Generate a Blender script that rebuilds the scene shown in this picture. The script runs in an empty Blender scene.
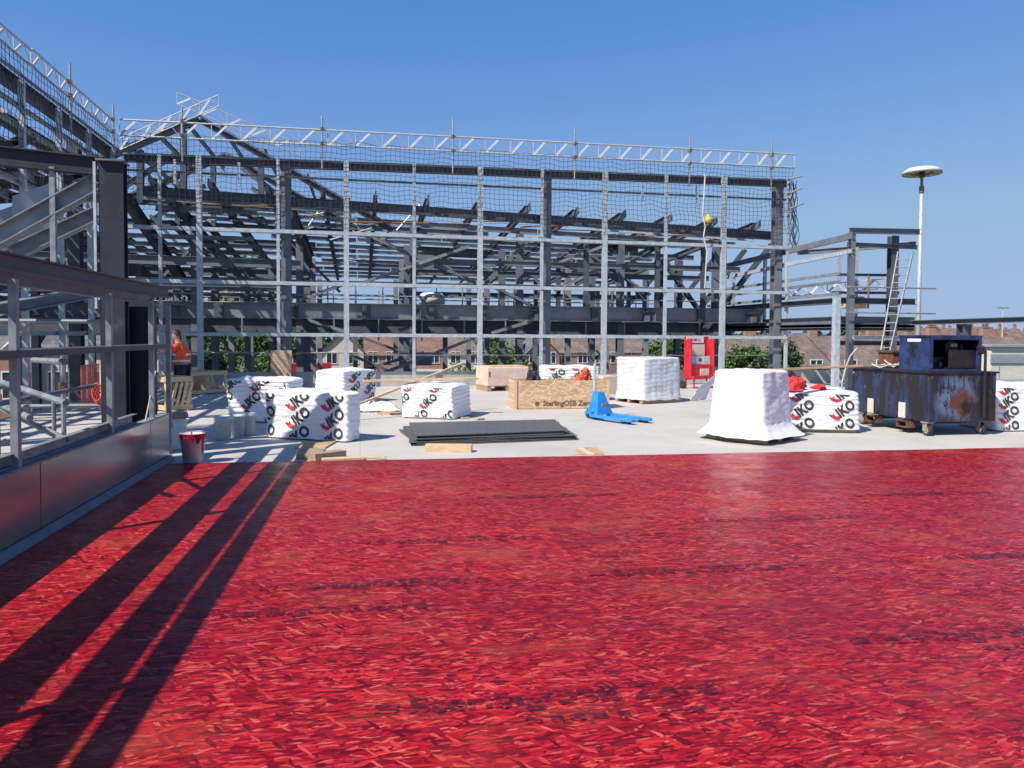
import bpy, bmesh, math, random
from mathutils import Vector, Matrix, noise
R = math.radians
random.seed(11)
SC = bpy.context.scene
COL = SC.collection
V = Vector

# ------------------------------------------------------------------ camera model (measured from the photograph)
F, CX, CY = 745.0, 512.0, 362.0
YAW, PITCH, ROLL, H = R(11.53), R(2.0), R(0.34), 1.6
def ray(x, y):
    u = (x-CX)/F; v = -(y-CY)/F
    c, s = math.cos(ROLL), math.sin(ROLL)
    u, v = u*c-v*s, u*s+v*c
    fw = math.cos(PITCH)+v*math.sin(PITCH); up = -math.sin(PITCH)+v*math.cos(PITCH)
    return V((u*math.cos(YAW)+fw*math.sin(YAW), -u*math.sin(YAW)+fw*math.cos(YAW), up))
def G(x, y, z=0.0):
    r = ray(x, y); return V((0, 0, H))+r*((z-H)/r.z)
def at(x, y, Y):
    r = ray(x, y); return V((0, 0, H))+r*(Y/r.y)
def atX(x, y, X):
    r = ray(x, y); return V((0, 0, H))+r*(X/r.x)

# ------------------------------------------------------------------ materials
def newmat(name):
    m = bpy.data.materials.new(name); m.use_nodes = True
    nt = m.node_tree; nt.nodes.clear()
    o = nt.nodes.new('ShaderNodeOutputMaterial'); b = nt.nodes.new('ShaderNodeBsdfPrincipled')
    nt.links.new(b.outputs[0], o.inputs[0])
    return m, nt, b
def N(nt, t, **k):
    n = nt.nodes.new(t)
    for a, v in k.items(): setattr(n, a, v)
    return n
def setin(n, **k):
    for a, v in k.items(): n.inputs[a.replace('_', ' ')].default_value = v
def ramp(nt, fac, stops, interp='LINEAR'):
    r = nt.nodes.new('ShaderNodeValToRGB'); cr = r.color_ramp; cr.interpolation = interp
    while len(cr.elements) < len(stops): cr.elements.new(.5)
    for e, (p, c) in zip(cr.elements, stops):
        e.position = p; e.color = (*c, 1) if len(c) == 3 else c
    nt.links.new(fac, r.inputs[0]); return r.outputs[0]
def mixc(nt, fac, a, b, mode='MIX'):
    n = nt.nodes.new('ShaderNodeMix'); n.data_type = 'RGBA'; n.blend_type = mode
    for s, i in ((fac, 0), (a, 6), (b, 7)):
        if hasattr(s, 'is_linked'): nt.links.new(s, n.inputs[i])
        else: n.inputs[i].default_value = s if i == 0 else (*s, 1)
    return n.outputs[2]
def math_(nt, op, a, b=0.0):
    n = nt.nodes.new('ShaderNodeMath'); n.operation = op
    for i, s in enumerate((a, b)):
        if hasattr(s, 'is_linked'): nt.links.new(s, n.inputs[i])
        else: n.inputs[i].default_value = s
    return n.outputs[0]
def coords(nt, rot=0, scale=(1, 1, 1), kind='Object'):
    t = nt.nodes.new('ShaderNodeTexCoord'); m = nt.nodes.new('ShaderNodeMapping')
    m.inputs['Rotation'].default_value = rot if isinstance(rot, tuple) else (0, 0, rot); m.inputs['Scale'].default_value = scale
    nt.links.new(t.outputs[kind], m.inputs[0]); return m.outputs[0]
def noi(nt, co, scale, detail=4, rough=.55):
    n = nt.nodes.new('ShaderNodeTexNoise'); n.inputs['Scale'].default_value = scale
    n.inputs['Detail'].default_value = detail; n.inputs['Roughness'].default_value = rough
    nt.links.new(co, n.inputs[0]); return n.outputs[0]
def bump(nt, b, h, strength, dist=.01):
    n = nt.nodes.new('ShaderNodeBump'); n.inputs['Strength'].default_value = strength; n.inputs['Distance'].default_value = dist
    nt.links.new(h, n.inputs['Height']); nt.links.new(n.outputs[0], b.inputs['Normal'])
def mat(name, c1, c2=None, rough=.6, metal=0., scale=6., detail=5, lo=.35, hi=.65, bmp=0., spec=.5, stretch=(1, 1, 1), dirt=None, dscale=1.5, dlo=.55, dhi=.75):
    m, nt, b = newmat(name)
    co = coords(nt, 0, stretch)
    n = noi(nt, co, scale, detail)
    c = ramp(nt, n, [(lo, c1), (hi, c2 or tuple(min(1, x*1.25) for x in c1))])
    if dirt:
        d = ramp(nt, noi(nt, co, dscale, 6, .65), [(dlo, (0, 0, 0)), (dhi, (1, 1, 1))])
        c = mixc(nt, d, c, dirt)
    nt.links.new(c, b.inputs['Base Color'])
    r = math_(nt, 'MULTIPLY_ADD', n, .25); r.node.inputs[2].default_value = rough-.125
    nt.links.new(r, b.inputs['Roughness'])
    b.inputs['Metallic'].default_value = metal; b.inputs['Specular IOR Level'].default_value = spec
    if bmp: bump(nt, b, n, bmp)
    return m
def flake_colour(nt, stops, rot0, size=1.0, axes=(1, 1, 1), rotpre=(0, 0, 0)):
    """strand board: three overlapping layers of long flakes, each flake its own tone"""
    tc = nt.nodes.new('ShaderNodeTexCoord'); pre = nt.nodes.new('ShaderNodeMapping')
    pre.inputs['Rotation'].default_value = rotpre
    nt.links.new(tc.outputs['Object'], pre.inputs[0])
    w = N(nt, 'ShaderNodeTexNoise'); setin(w, Scale=3.0/size, Detail=2.0)
    nt.links.new(pre.outputs[0], w.inputs[0])
    add = N(nt, 'ShaderNodeMix', data_type='RGBA', blend_type='LINEAR_LIGHT'); add.inputs[0].default_value = .018*size
    nt.links.new(pre.outputs[0], add.inputs[6]); nt.links.new(w.outputs[1], add.inputs[7])
    col = None; hgt = None
    for k, (rot, sx, sy, th) in enumerate(((0, 7.5, 38, 0), (.42, 9, 44, .55), (-.5, 8, 38, .6), (.10, 5.5, 33, .62), (-.16, 12, 60, .62), (.9, 9, 36, .86))):
        mp = nt.nodes.new('ShaderNodeMapping'); mp.inputs['Rotation'].default_value = (0, 0, rot0+rot)
        mp.inputs['Location'].default_value = (k*3.7, k*1.3, 0)
        nt.links.new(add.outputs[2], mp.inputs[0])
        ms = nt.nodes.new('ShaderNodeMapping'); ms.inputs['Scale'].default_value = (sx/size, sy/size, 1)
        nt.links.new(mp.outputs[0], ms.inputs[0])
        vo = N(nt, 'ShaderNodeTexVoronoi', feature='F1', voronoi_dimensions='2D'); vo.inputs['Scale'].default_value = 1
        vo.inputs['Randomness'].default_value = .95
        nt.links.new(ms.outputs[0], vo.inputs['Vector'])
        sep = nt.nodes.new('ShaderNodeSeparateColor'); nt.links.new(vo.outputs['Color'], sep.inputs[0])
        # grain along the flake
        gs = nt.nodes.new('ShaderNodeMapping'); gs.inputs['Scale'].default_value = (9/size, 160/size, 1)
        nt.links.new(mp.outputs[0], gs.inputs[0])
        gr = noi(nt, gs.outputs[0], 1, 2)
        tone = math_(nt, 'ADD', math_(nt, 'MULTIPLY', sep.outputs[0], .8), math_(nt, 'MULTIPLY', gr, .22))
        ve = N(nt, 'ShaderNodeTexVoronoi', feature='DISTANCE_TO_EDGE', voronoi_dimensions='2D'); ve.inputs['Scale'].default_value = 1; ve.inputs['Randomness'].default_value = .95
        nt.links.new(ms.outputs[0], ve.inputs['Vector'])
        c = mixc(nt, 1.0, ramp(nt, tone, stops), ramp(nt, ve.outputs['Distance'], [(0, (.42, .40, .42)), (.07, (1, 1, 1))]), 'MULTIPLY')
        if col is None: col, hgt = c, tone
        else:
            f = math_(nt, 'GREATER_THAN', sep.outputs[1], th)
            col = mixc(nt, f, col, c)
            mh = nt.nodes.new('ShaderNodeMix'); nt.links.new(f, mh.inputs[0]); nt.links.new(hgt, mh.inputs[2]); nt.links.new(tone, mh.inputs[3]); hgt = mh.outputs[0]
    return col, hgt, pre.outputs[0]

M = {}
def build_materials():
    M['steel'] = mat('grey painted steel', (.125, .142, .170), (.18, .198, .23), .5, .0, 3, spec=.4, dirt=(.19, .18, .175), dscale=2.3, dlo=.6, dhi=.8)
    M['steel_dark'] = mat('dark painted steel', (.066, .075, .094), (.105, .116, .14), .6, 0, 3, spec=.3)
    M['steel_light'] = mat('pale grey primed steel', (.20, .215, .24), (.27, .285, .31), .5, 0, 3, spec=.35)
    M['steel_shaded'] = mat('painted steel with shade darkened in', (.024, .027, .038), (.042, .046, .06), .6, 0, 2.2, spec=.25, dirt=(.11, .11, .12), dscale=1.6, dlo=.62, dhi=.76)  # base colour darkened to stand for shade on the near columns and portal beam
    M['steel_brown'] = mat('primer coated steel', (.048, .054, .068), (.075, .082, .10), .6, 0, 2, dirt=(.09, .085, .085))
    M['galv'] = mat('galvanised steel', (.36, .41, .45), (.50, .55, .59), .5, .15, 9, bmp=.02)
    M['galv_dull'] = mat('weathered and shade-dulled galvanised steel', (.17, .195, .22), (.28, .31, .335), .55, .2, 7, dirt=(.32, .32, .31))  # weathered metal; on the near posts and rail the dull tone stands for shade
    M['alu'] = mat('scaffold aluminium', (.42, .42, .42), (.56, .55, .53), .55, .15, 12)
    M['alu_brace'] = mat('pale flat brace', (.60, .60, .60), (.72, .72, .71), .6, 0, 12)
    M['tube'] = mat('scaffold tube steel', (.30, .30, .29), (.46, .45, .43), .45, .5, 10, dirt=(.24, .15, .09), dscale=5)
    M['coupler'] = mat('rusty scaffold coupler', (.25, .13, .06), (.4, .22, .12), .7, .4, 20)
    M['net'] = mat('dark net cord', (.02, .022, .028), (.035, .038, .045), .8)
    M['conc'] = concrete()
    M['kerb'] = mat('pale cement upstand', (.34, .345, .33), (.44, .44, .42), .85, 0, 4, dirt=(.26, .27, .26), bmp=.1)
    M['panel'] = panelmat()
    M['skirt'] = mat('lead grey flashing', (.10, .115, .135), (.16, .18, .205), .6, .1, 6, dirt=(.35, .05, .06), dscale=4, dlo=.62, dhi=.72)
    M['red'] = redboard(False); M['redtext'] = redboard(True)
    M['osb'] = osbmat()
    M['ply'] = mat('plywood', (.42, .27, .14), (.55, .38, .22), .7, 0, 3, stretch=(1, 1, 6))
    M['wood'] = mat('sawn softwood', (.55, .38, .2), (.70, .53, .33), .7, 0, 5, stretch=(1, 8, 8), dirt=(.4, .26, .13), dscale=1.2)
    M['wood_dark'] = mat('weathered timber', (.28, .2, .13), (.4, .3, .2), .8, 0, 6, stretch=(1, 6, 6))
    M['film'] = filmmat('white printed film', (.74, .75, .78), (.86, .86, .87))
    M['shrink'] = filmmat('white shrink film', (.72, .69, .71), (.84, .80, .82))
    M['film_grey'] = filmmat('translucent grey film', (.56, .57, .60), (.70, .70, .72))
    M['pinkfilm'] = mat('pinkish card', (.62, .45, .36), (.74, .58, .48), .7, 0, 4, dirt=(.5, .3, .24), dscale=3)
    M['black_print'] = mat('black print', (.025, .025, .03), (.06, .06, .065), .5, 0, 8)
    M['grey_print'] = mat('grey print', (.2, .2, .21), (.3, .3, .31), .5, 0, 8)
    M['red_print'] = mat('red print', (.45, .02, .03), (.6, .05, .06), .5, 0, 8)
    M['brown_print'] = mat('brown stencil print', (.10, .055, .03), (.2, .12, .07), .7, 0, 25)
    M['black_sheet'] = mat('black roofing sheet', (.07, .072, .074), (.13, .132, .134), .6, 0, 34, bmp=.2, dirt=(.2, .2, .2), dscale=26)
    M['blue'] = mat('bright blue paint', (.02, .20, .62), (.04, .30, .74), .35, 0, 5, dirt=(.03, .15, .4), dscale=6)
    M['boiler'] = boilermat()
    M['boiler_clean'] = mat('navy paint with soot', (.016, .036, .11), (.028, .06, .18), .4, 0, 3, dirt=(.015, .015, .02), dscale=3.5, dlo=.47, dhi=.62)
    M['soot'] = mat('soot and bitumen', (.012, .011, .012), (.03, .026, .024), .45, 0, 6, dirt=(.10, .05, .025), dscale=5, dlo=.62, dhi=.7)
    M['rust'] = mat('rusty iron', (.12, .05, .025), (.22, .10, .05), .8, .2, 9, dirt=(.05, .03, .02))
    M['rubber'] = mat('black rubber', (.02, .02, .02), (.035, .035, .035), .7)
    M['wheel'] = mat('grimy wheel', (.30, .28, .25), (.42, .39, .35), .6, .2, 12, dirt=(.1, .09, .08))
    M['redpaint'] = mat('red gloss paint', (.46, .010, .025), (.68, .03, .05), .35, 0, 5)
    M['white'] = mat('white plastic', (.72, .73, .74), (.82, .82, .82), .4, 0, 6)
    M['sign_cream'] = mat('cream notice', (.68, .6, .48), (.74, .66, .54), .6, 0, 14)
    M['sign_blue'] = mat('pale blue notice', (.15, .45, .62), (.3, .6, .72), .6, 0, 14)
    M['sign_green'] = mat('pale green notice', (.3, .6, .48), (.5, .74, .62), .6, 0, 14)
    M['clear'] = mat('milky plastic bucket', (.56, .62, .64), (.70, .75, .77), .3, 0, 6, dirt=(.4, .46, .5), dscale=5)
    M['drip'] = mat('red dripped bucket', (.55, .55, .58), (.68, .68, .7), .4, 0, 3, stretch=(6, 6, .7), dirt=(.42, .012, .03), dscale=1.6, dlo=.58, dhi=.62)
    M['wetred'] = mat('wet red paint', (.34, .006, .02), (.45, .012, .03), .2, 0, 8)
    M['orange'] = mat('orange red cloth', (.62, .07, .04), (.75, .14, .07), .8, 0, 9)
    M['redcloth'] = mat('red webbing', (.55, .02, .03), (.68, .05, .05), .8, 0, 12)
    M['blackcloth'] = mat('black webbing', (.015, .015, .018), (.04, .04, .04), .85, 0, 12)
    M['hivis'] = mat('orange hi-vis cloth', (.80, .06, .02), (.95, .12, .04), .75, 0, 8)
    M['reflect'] = mat('silver reflective tape', (.6, .62, .62), (.75, .76, .76), .4, .3, 12)
    M['trouser'] = mat('dark work trousers', (.012, .014, .025), (.03, .034, .05), .85, 0, 14)
    M['skin'] = mat('skin', (.46, .24, .16), (.56, .31, .22), .55, 0, 8)
    M['hair'] = mat('brown hair', (.06, .03, .015), (.14, .075, .035), .7, 0, 30)
    M['yellow'] = mat('yellow plastic', (.75, .42, .02), (.85, .55, .06), .5)
    M['brick'] = brickmat('red brick', (.30, .10, .06), (.38, .15, .09))
    M['brick2'] = brickmat('orange brick', (.33, .155, .10), (.41, .21, .14))
    M['render'] = mat('white render', (.62, .61, .57), (.72, .71, .68), .85, 0, 3)
    M['cream'] = mat('cream render', (.55, .48, .37), (.64, .58, .46), .85, 0, 3)
    M['tile'] = tilemat('brown grey roof tile', (.13, .095, .08), (.20, .155, .135))
    M['slate'] = tilemat('grey slate', (.10, .10, .11), (.16, .16, .17))
    M['redtile'] = tilemat('red clay tile', (.17, .09, .07), (.23, .13, .10))
    M['glass'] = mat('window glass', (.02, .025, .03), (.05, .06, .07), .08, 0, 2, spec=.8)
    M['upvc'] = mat('white window frame', (.7, .7, .7), (.78, .78, .78), .5)
    M['door'] = mat('dark door paint', (.08, .02, .02), (.12, .035, .03), .5)
    M['clad'] = mat('pale cladding', (.60, .55, .47), (.70, .65, .57), .7, 0, 1.5, stretch=(1, 1, 8))
    M['cladgrey'] = mat('grey metal cladding', (.30, .33, .36), (.38, .41, .44), .5, .2, 2)
    M['bark'] = mat('bark', (.08, .06, .045), (.14, .11, .08), .9, 0, 12, bmp=.4)
    M['leaf'] = leafmat('green leaves', (.028, .075, .012), (.085, .155, .03))
    M['leaf2'] = leafmat('yellow green leaves', (.05, .10, .015), (.12, .19, .04))
    M['leafdark'] = leafmat('dark leaves', (.018, .045, .012), (.05, .09, .025))
    M['asphalt'] = mat('asphalt', (.05, .05, .052), (.075, .075, .076), .9, 0, 3)
    M['earth'] = mat('ground of yards and gardens', (.11, .11, .08), (.2, .18, .14), .95, 0, .15, 8, bmp=.1, dirt=(.06, .10, .035), dscale=.05, dlo=.45, dhi=.55)
    M['slab'] = mat('lower floor slab', (.36, .36, .35), (.46, .46, .44), .9, 0, 1.2, dirt=(.25, .25, .25), dscale=.7)
    M['carwhite'] = mat('white car paint', (.7, .7, .7), (.78, .78, .78), .25)
    M['carred'] = mat('red car paint', (.35, .015, .03), (.42, .03, .04), .25)
    M['cargrey'] = mat('grey car paint', (.12, .13, .15), (.17, .18, .2), .25, .3)
    M['lampcream'] = mat('cream lamp housing', (.62, .56, .44), (.72, .66, .54), .5)
    M['pole'] = mat('pale galvanised pole', (.42, .45, .47), (.54, .57, .59), .5, .2, 4)
    M['mesh'] = mat('red plastic brick guard', (.50, .10, .07), (.62, .18, .12), .7)
    M['cable'] = mat('pale rope', (.5, .48, .42), (.62, .6, .54), .8)

def concrete():
    m, nt, b = newmat('trowelled pale deck')
    co = coords(nt)
    n1 = noi(nt, co, .6, 7, .6); n2 = noi(nt, co, 5, 6, .7); n3 = noi(nt, co, 60, 3)
    c = ramp(nt, n1, [(.3, (.43, .405, .365)), (.5, (.49, .465, .42)), (.7, (.53, .505, .46))])
    c = mixc(nt, ramp(nt, n2, [(.56, (0, 0, 0)), (.74, (.6, .6, .6))]), c, (.36, .35, .335))
    # scattered dark smears and footprints
    co2 = coords(nt, .5, (1.6, 5, 1))
    c = mixc(nt, ramp(nt, noi(nt, co2, 1.1, 5, .7), [(.62, (0, 0, 0)), (.73, (.75, .75, .75))]), c, (.27, .255, .235))
    c = mixc(nt, ramp(nt, noi(nt, coords(nt, -.3, (9, 2.2, 1)), .9, 6, .72), [(.64, (0, 0, 0)), (.72, (.55, .55, .55))]), c, (.30, .28, .255))
    bj = N(nt, 'ShaderNodeTexBrick'); bj.offset = 0; setin(bj, Scale=1.0, Mortar_Size=.006, Mortar_Smooth=.3, Brick_Width=6.0, Row_Height=4.0); bj.inputs['Color1'].default_value = bj.inputs['Color2'].default_value = (1, 1, 1, 1); bj.inputs['Mortar'].default_value = (.72, .70, .68, 1); nt.links.new(coords(nt), bj.inputs[0]); c = mixc(nt, 1.0, c, bj.outputs[0], 'MULTIPLY')
    nt.links.new(c, b.inputs['Base Color']); b.inputs['Roughness'].default_value = .8
    bump(nt, b, n3, .15, .004); return m
def panelmat():
    m, nt, b = newmat('satin metal panel')
    co = coords(nt)
    n = noi(nt, co, 1.3, 4)
    nt.links.new(ramp(nt, n, [(.35, (.34, .335, .34)), (.65, (.43, .42, .425))]), b.inputs['Base Color'])
    b.inputs['Metallic'].default_value = .75
    nt.links.new(ramp(nt, noi(nt, coords(nt, 0, (1, .6, 3)), 2, 5), [(.3, (.17, .17, .17)), (.7, (.27, .27, .27))]), b.inputs['Roughness'])
    bump(nt, b, n, .012, .02); return m
def redboard(text):
    m, nt, b = newmat('red stained strand board' + (' print' if text else ''))
    st = [(.0, (.06, .002, .006)), (.2, (.13, .002, .008)), (.40, (.29, .005, .012)), (.60, (.46, .008, .018)), (.78, (.59, .026, .028)), (.90, (.66, .11, .072)), (1, (.72, .32, .19))]
    col, h, pre = flake_colour(nt, st, R(3.2), .62)
    big = noi(nt, pre, .45, 5, .6)
    col = mixc(nt, ramp(nt, big, [(.36, (.4, .4, .4)), (.56, (0, 0, 0))]), col, (.20, .004, .018))
    # thinly stained patches where the board shows through brown
    col = mixc(nt, ramp(nt, noi(nt, coords(nt, .2, (1.1, 1.5, 1)), .85, 6, .68), [(.52, (0, 0, 0)), (.70, (.55, .55, .55))]), col, mixc(nt, .6, col, (.46, .13, .06)))
    # bluish bruise patches where the stain pooled
    col = mixc(nt, ramp(nt, noi(nt, coords(nt, 0, (.6, 1.7, 1)), 1.0, 6, .7), [(.60, (0, 0, 0)), (.80, (.4, .4, .4))]), col, (.10, .010, .045))
    spk = noi(nt, coords(nt, R(3), (3, 14, 1)), 2.2, 5, .7)
    col = mixc(nt, ramp(nt, spk, [(.60, (0, 0, 0)), (.70, (.75, .75, .75))]), col, (.07, .003, .010))
    # board joints: 2.4 x 1.2 m sheets in running bond
    br = N(nt, 'ShaderNodeTexBrick'); br.offset = .5
    setin(br, Scale=1.0, Mortar_Size=.0028, Mortar_Smooth=.2, Brick_Width=2.4, Row_Height=1.2, Bias=0.0)
    br.inputs['Color1'].default_value = (.80, .80, .80, 1); br.inputs['Color2'].default_value = (1.0, 1.0, 1.0, 1); br.inputs['Mortar'].default_value = (.5, .45, .45, 1)
    nt.links.new(coords(nt, R(3.2)), br.inputs[0])
    col = mixc(nt, .85, col, br.outputs[0], 'MULTIPLY')
    if text:
        f = ramp(nt, noi(nt, pre, 16, 5, .7), [(.38, (.05, .05, .05)), (.58, (.85, .85, .85))])
        col = mixc(nt, f, col, (.028, .006, .018))
    nt.links.new(col, b.inputs['Base Color'])
    rr = ramp(nt, noi(nt, pre, 3.0, 6, .65), [(.3, (.27, .27, .27)), (.7, (.48, .48, .48))])
    nt.links.new(rr, b.inputs['Roughness']); b.inputs['Specular IOR Level'].default_value = .14
    bump(nt, b, h, .45, .004); return m
def osbmat():
    m, nt, b = newmat('strand board')
    st = [(.0, (.43, .25, .12)), (.3, (.56, .35, .19)), (.6, (.67, .46, .28)), (1, (.78, .60, .42))]
    col, h, pre = flake_colour(nt, st, 0, 1.3, rotpre=(R(90), 0, 0))
    nt.links.new(col, b.inputs['Base Color']); b.inputs['Roughness'].default_value = .75
    bump(nt, b, h, .2, .003); return m
def filmmat(name, c1, c2):
    m, nt, b = newmat(name)
    co = coords(nt)
    n = noi(nt, coords(nt, 0, (2, 2, 9)), 2.2, 5, .6)
    nt.links.new(ramp(nt, n, [(.3, c1), (.7, c2)]), b.inputs['Base Color'])
    b.inputs['Roughness'].default_value = .38; b.inputs['Specular IOR Level'].default_value = .4
    bump(nt, b, n, .5, .02); return m
def boilermat():
    m, nt, b = newmat('scorched navy boiler paint')
    co = coords(nt)
    n = noi(nt, co, 3, 5)
    c = ramp(nt, n, [(.35, (.016, .034, .10)), (.65, (.035, .07, .20))])
    # paint bleached and burnt through by heat on the wide front: object-space round scorch with ragged edge
    def spot(center, r0, r1, warp):
        t = nt.nodes.new('ShaderNodeTexCoord'); w = N(nt, 'ShaderNodeTexNoise'); setin(w, Scale=5.0, Detail=5.0)
        nt.links.new(t.outputs['Object'], w.inputs[0])
        mx = N(nt, 'ShaderNodeMix', data_type='RGBA', blend_type='LINEAR_LIGHT'); mx.inputs[0].default_value = warp
        nt.links.new(t.outputs['Object'], mx.inputs[6]); nt.links.new(w.outputs[1], mx.inputs[7])
        d = N(nt, 'ShaderNodeVectorMath', operation='DISTANCE'); nt.links.new(mx.outputs[2], d.inputs[0]); d.inputs[1].default_value = center
        return ramp(nt, d.outputs[1], [(r0, (1, 1, 1)), (r1, (0, 0, 0))])
    soot = ramp(nt, noi(nt, coords(nt, 0, (3.2, 3.2, .9)), 1.35, 6, .65), [(.42, (0, 0, 0)), (.54, (1, 1, 1))])
    c = mixc(nt, soot, c, (.022, .02, .022))
    run = ramp(nt, noi(nt, coords(nt, 0, (14, 14, .7)), 1.2, 4, .6), [(.56, (0, 0, 0)), (.64, (.9, .9, .9))])
    c = mixc(nt, run, c, (.016, .015, .018))
    c = mixc(nt, spot((.50, 0, .62), .26, .46, .16), c, (.11, .15, .25))
    c = mixc(nt, ramp(nt, noi(nt, coords(nt, 0, (6, 6, 2)), 1.7, 6, .7), [(.50, (0, 0, 0)), (.58, (1, 1, 1))]), c, (.02, .019, .022))
    c = mixc(nt, spot((.62, 0, .54), .16, .26, .24), c, (.11, .038, .022))
    c = mixc(nt, spot((.70, 0, .47), .09, .15, .16), c, (.012, .01, .01))
    c = mixc(nt, spot((1.15, 0, .35), .20, .40, .2), c, (.02, .018, .018))
    chip = ramp(nt, noi(nt, co, 9, 4), [(.66, (0, 0, 0)), (.69, (1, 1, 1))])
    c = mixc(nt, chip, c, (.15, .07, .04))
    nt.links.new(c, b.inputs['Base Color']); b.inputs['Roughness'].default_value = .45
    bump(nt, b, soot, .2, .01); return m
def brickmat(name, c1, c2):
    m, nt, b = newmat(name)
    # brick courses on vertical faces: use u = x+y, v = z
    t = nt.nodes.new('ShaderNodeTexCoord'); s = nt.nodes.new('ShaderNodeSeparateXYZ'); nt.links.new(t.outputs['Object'], s.inputs[0])
    cb = nt.nodes.new('ShaderNodeCombineXYZ'); nt.links.new(math_(nt, 'ADD', s.outputs[0], s.outputs[1]), cb.inputs[0]); nt.links.new(s.outputs[2], cb.inputs[1])
    br = N(nt, 'ShaderNodeTexBrick'); setin(br, Scale=1.0, Mortar_Size=.006, Brick_Width=.225, Row_Height=.075)
    br.inputs['Color1'].default_value = (*c1, 1); br.inputs['Color2'].default_value = (*c2, 1); br.inputs['Mortar'].default_value = (.4, .36, .32, 1)
    nt.links.new(cb.outputs[0], br.inputs[0])
    c = mixc(nt, ramp(nt, noi(nt, t.outputs['Object'], .5, 5), [(.4, (0, 0, 0)), (.7, (.5, .5, .5))]), br.outputs[0], tuple(x*.6 for x in c1))
    nt.links.new(c, b.inputs['Base Color']); b.inputs['Roughness'].default_value = .9; return m
def tilemat(name, c1, c2):
    m, nt, b = newmat(name)
    t = nt.nodes.new('ShaderNodeTexCoord'); s = nt.nodes.new('ShaderNodeSeparateXYZ'); nt.links.new(t.outputs['Object'], s.inputs[0])
    cb = nt.nodes.new('ShaderNodeCombineXYZ'); nt.links.new(math_(nt, 'ADD', s.outputs[0], 0.), cb.inputs[0]); nt.links.new(math_(nt, 'MULTIPLY', s.outputs[2], 1.4), cb.inputs[1])
    br = N(nt, 'ShaderNodeTexBrick'); setin(br, Scale=1.0, Mortar_Size=.02, Brick_Width=.3, Row_Height=.28)
    br.inputs['Color1'].default_value = (*c1, 1); br.inputs['Color2'].default_value = (*c2, 1); br.inputs['Mortar'].default_value = (*[x*.6 for x in c1], 1)
    nt.links.new(cb.outputs[0], br.inputs[0])
    c = mixc(nt, ramp(nt, noi(nt, t.outputs['Object'], .8, 6), [(.4, (0, 0, 0)), (.7, (.7, .7, .7))]), br.outputs[0], tuple(x*1.3 for x in c2))
    nt.links.new(c, b.inputs['Base Color']); b.inputs['Roughness'].default_value = .9; return m
def leafmat(name, c1, c2):
    m, nt, b = newmat(name)
    g = nt.nodes.new('ShaderNodeNewGeometry')
    c = ramp(nt, g.outputs['Random Per Island'], [(0, c1), (1, c2)])
    nt.links.new(c, b.inputs['Base Color']); b.inputs['Roughness'].default_value = .6
    b.inputs['Transmission Weight'].default_value = 0
    try: b.inputs['Subsurface Weight'].default_value = 0
    except Exception: pass
    return m

# ------------------------------------------------------------------ mesh builder
def sec_I(d, w, t=.012, tf=.016):
    a, b, c = w/2, d/2, t/2
    return [(-a, -b), (a, -b), (a, -b+tf), (c, -b+tf), (c, b-tf), (a, b-tf), (a, b), (-a, b), (-a, b-tf), (-c, b-tf), (-c, -b+tf), (-a, -b+tf)]
def sec_C(d, w, t=.006):
    a, b = w/2, d/2
    return [(-a, -b), (a, -b), (a, -b+t), (-a+t, -b+t), (-a+t, b-t), (a, b-t), (a, b), (-a, b)]
def sec_box(d, w):
    a, b = w/2, d/2
    return [(-a, -b), (a, -b), (a, b), (-a, b)]
def sec_L(d, w, t=.008):
    a, b = w/2, d/2
    return [(-a, -b), (a, -b), (a, -b+t), (-a+t, -b+t), (-a+t, b), (-a, b)]
def sec_tube(r, n=8):
    return [(r*math.cos(2*math.pi*i/n), r*math.sin(2*math.pi*i/n)) for i in range(n)]
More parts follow.
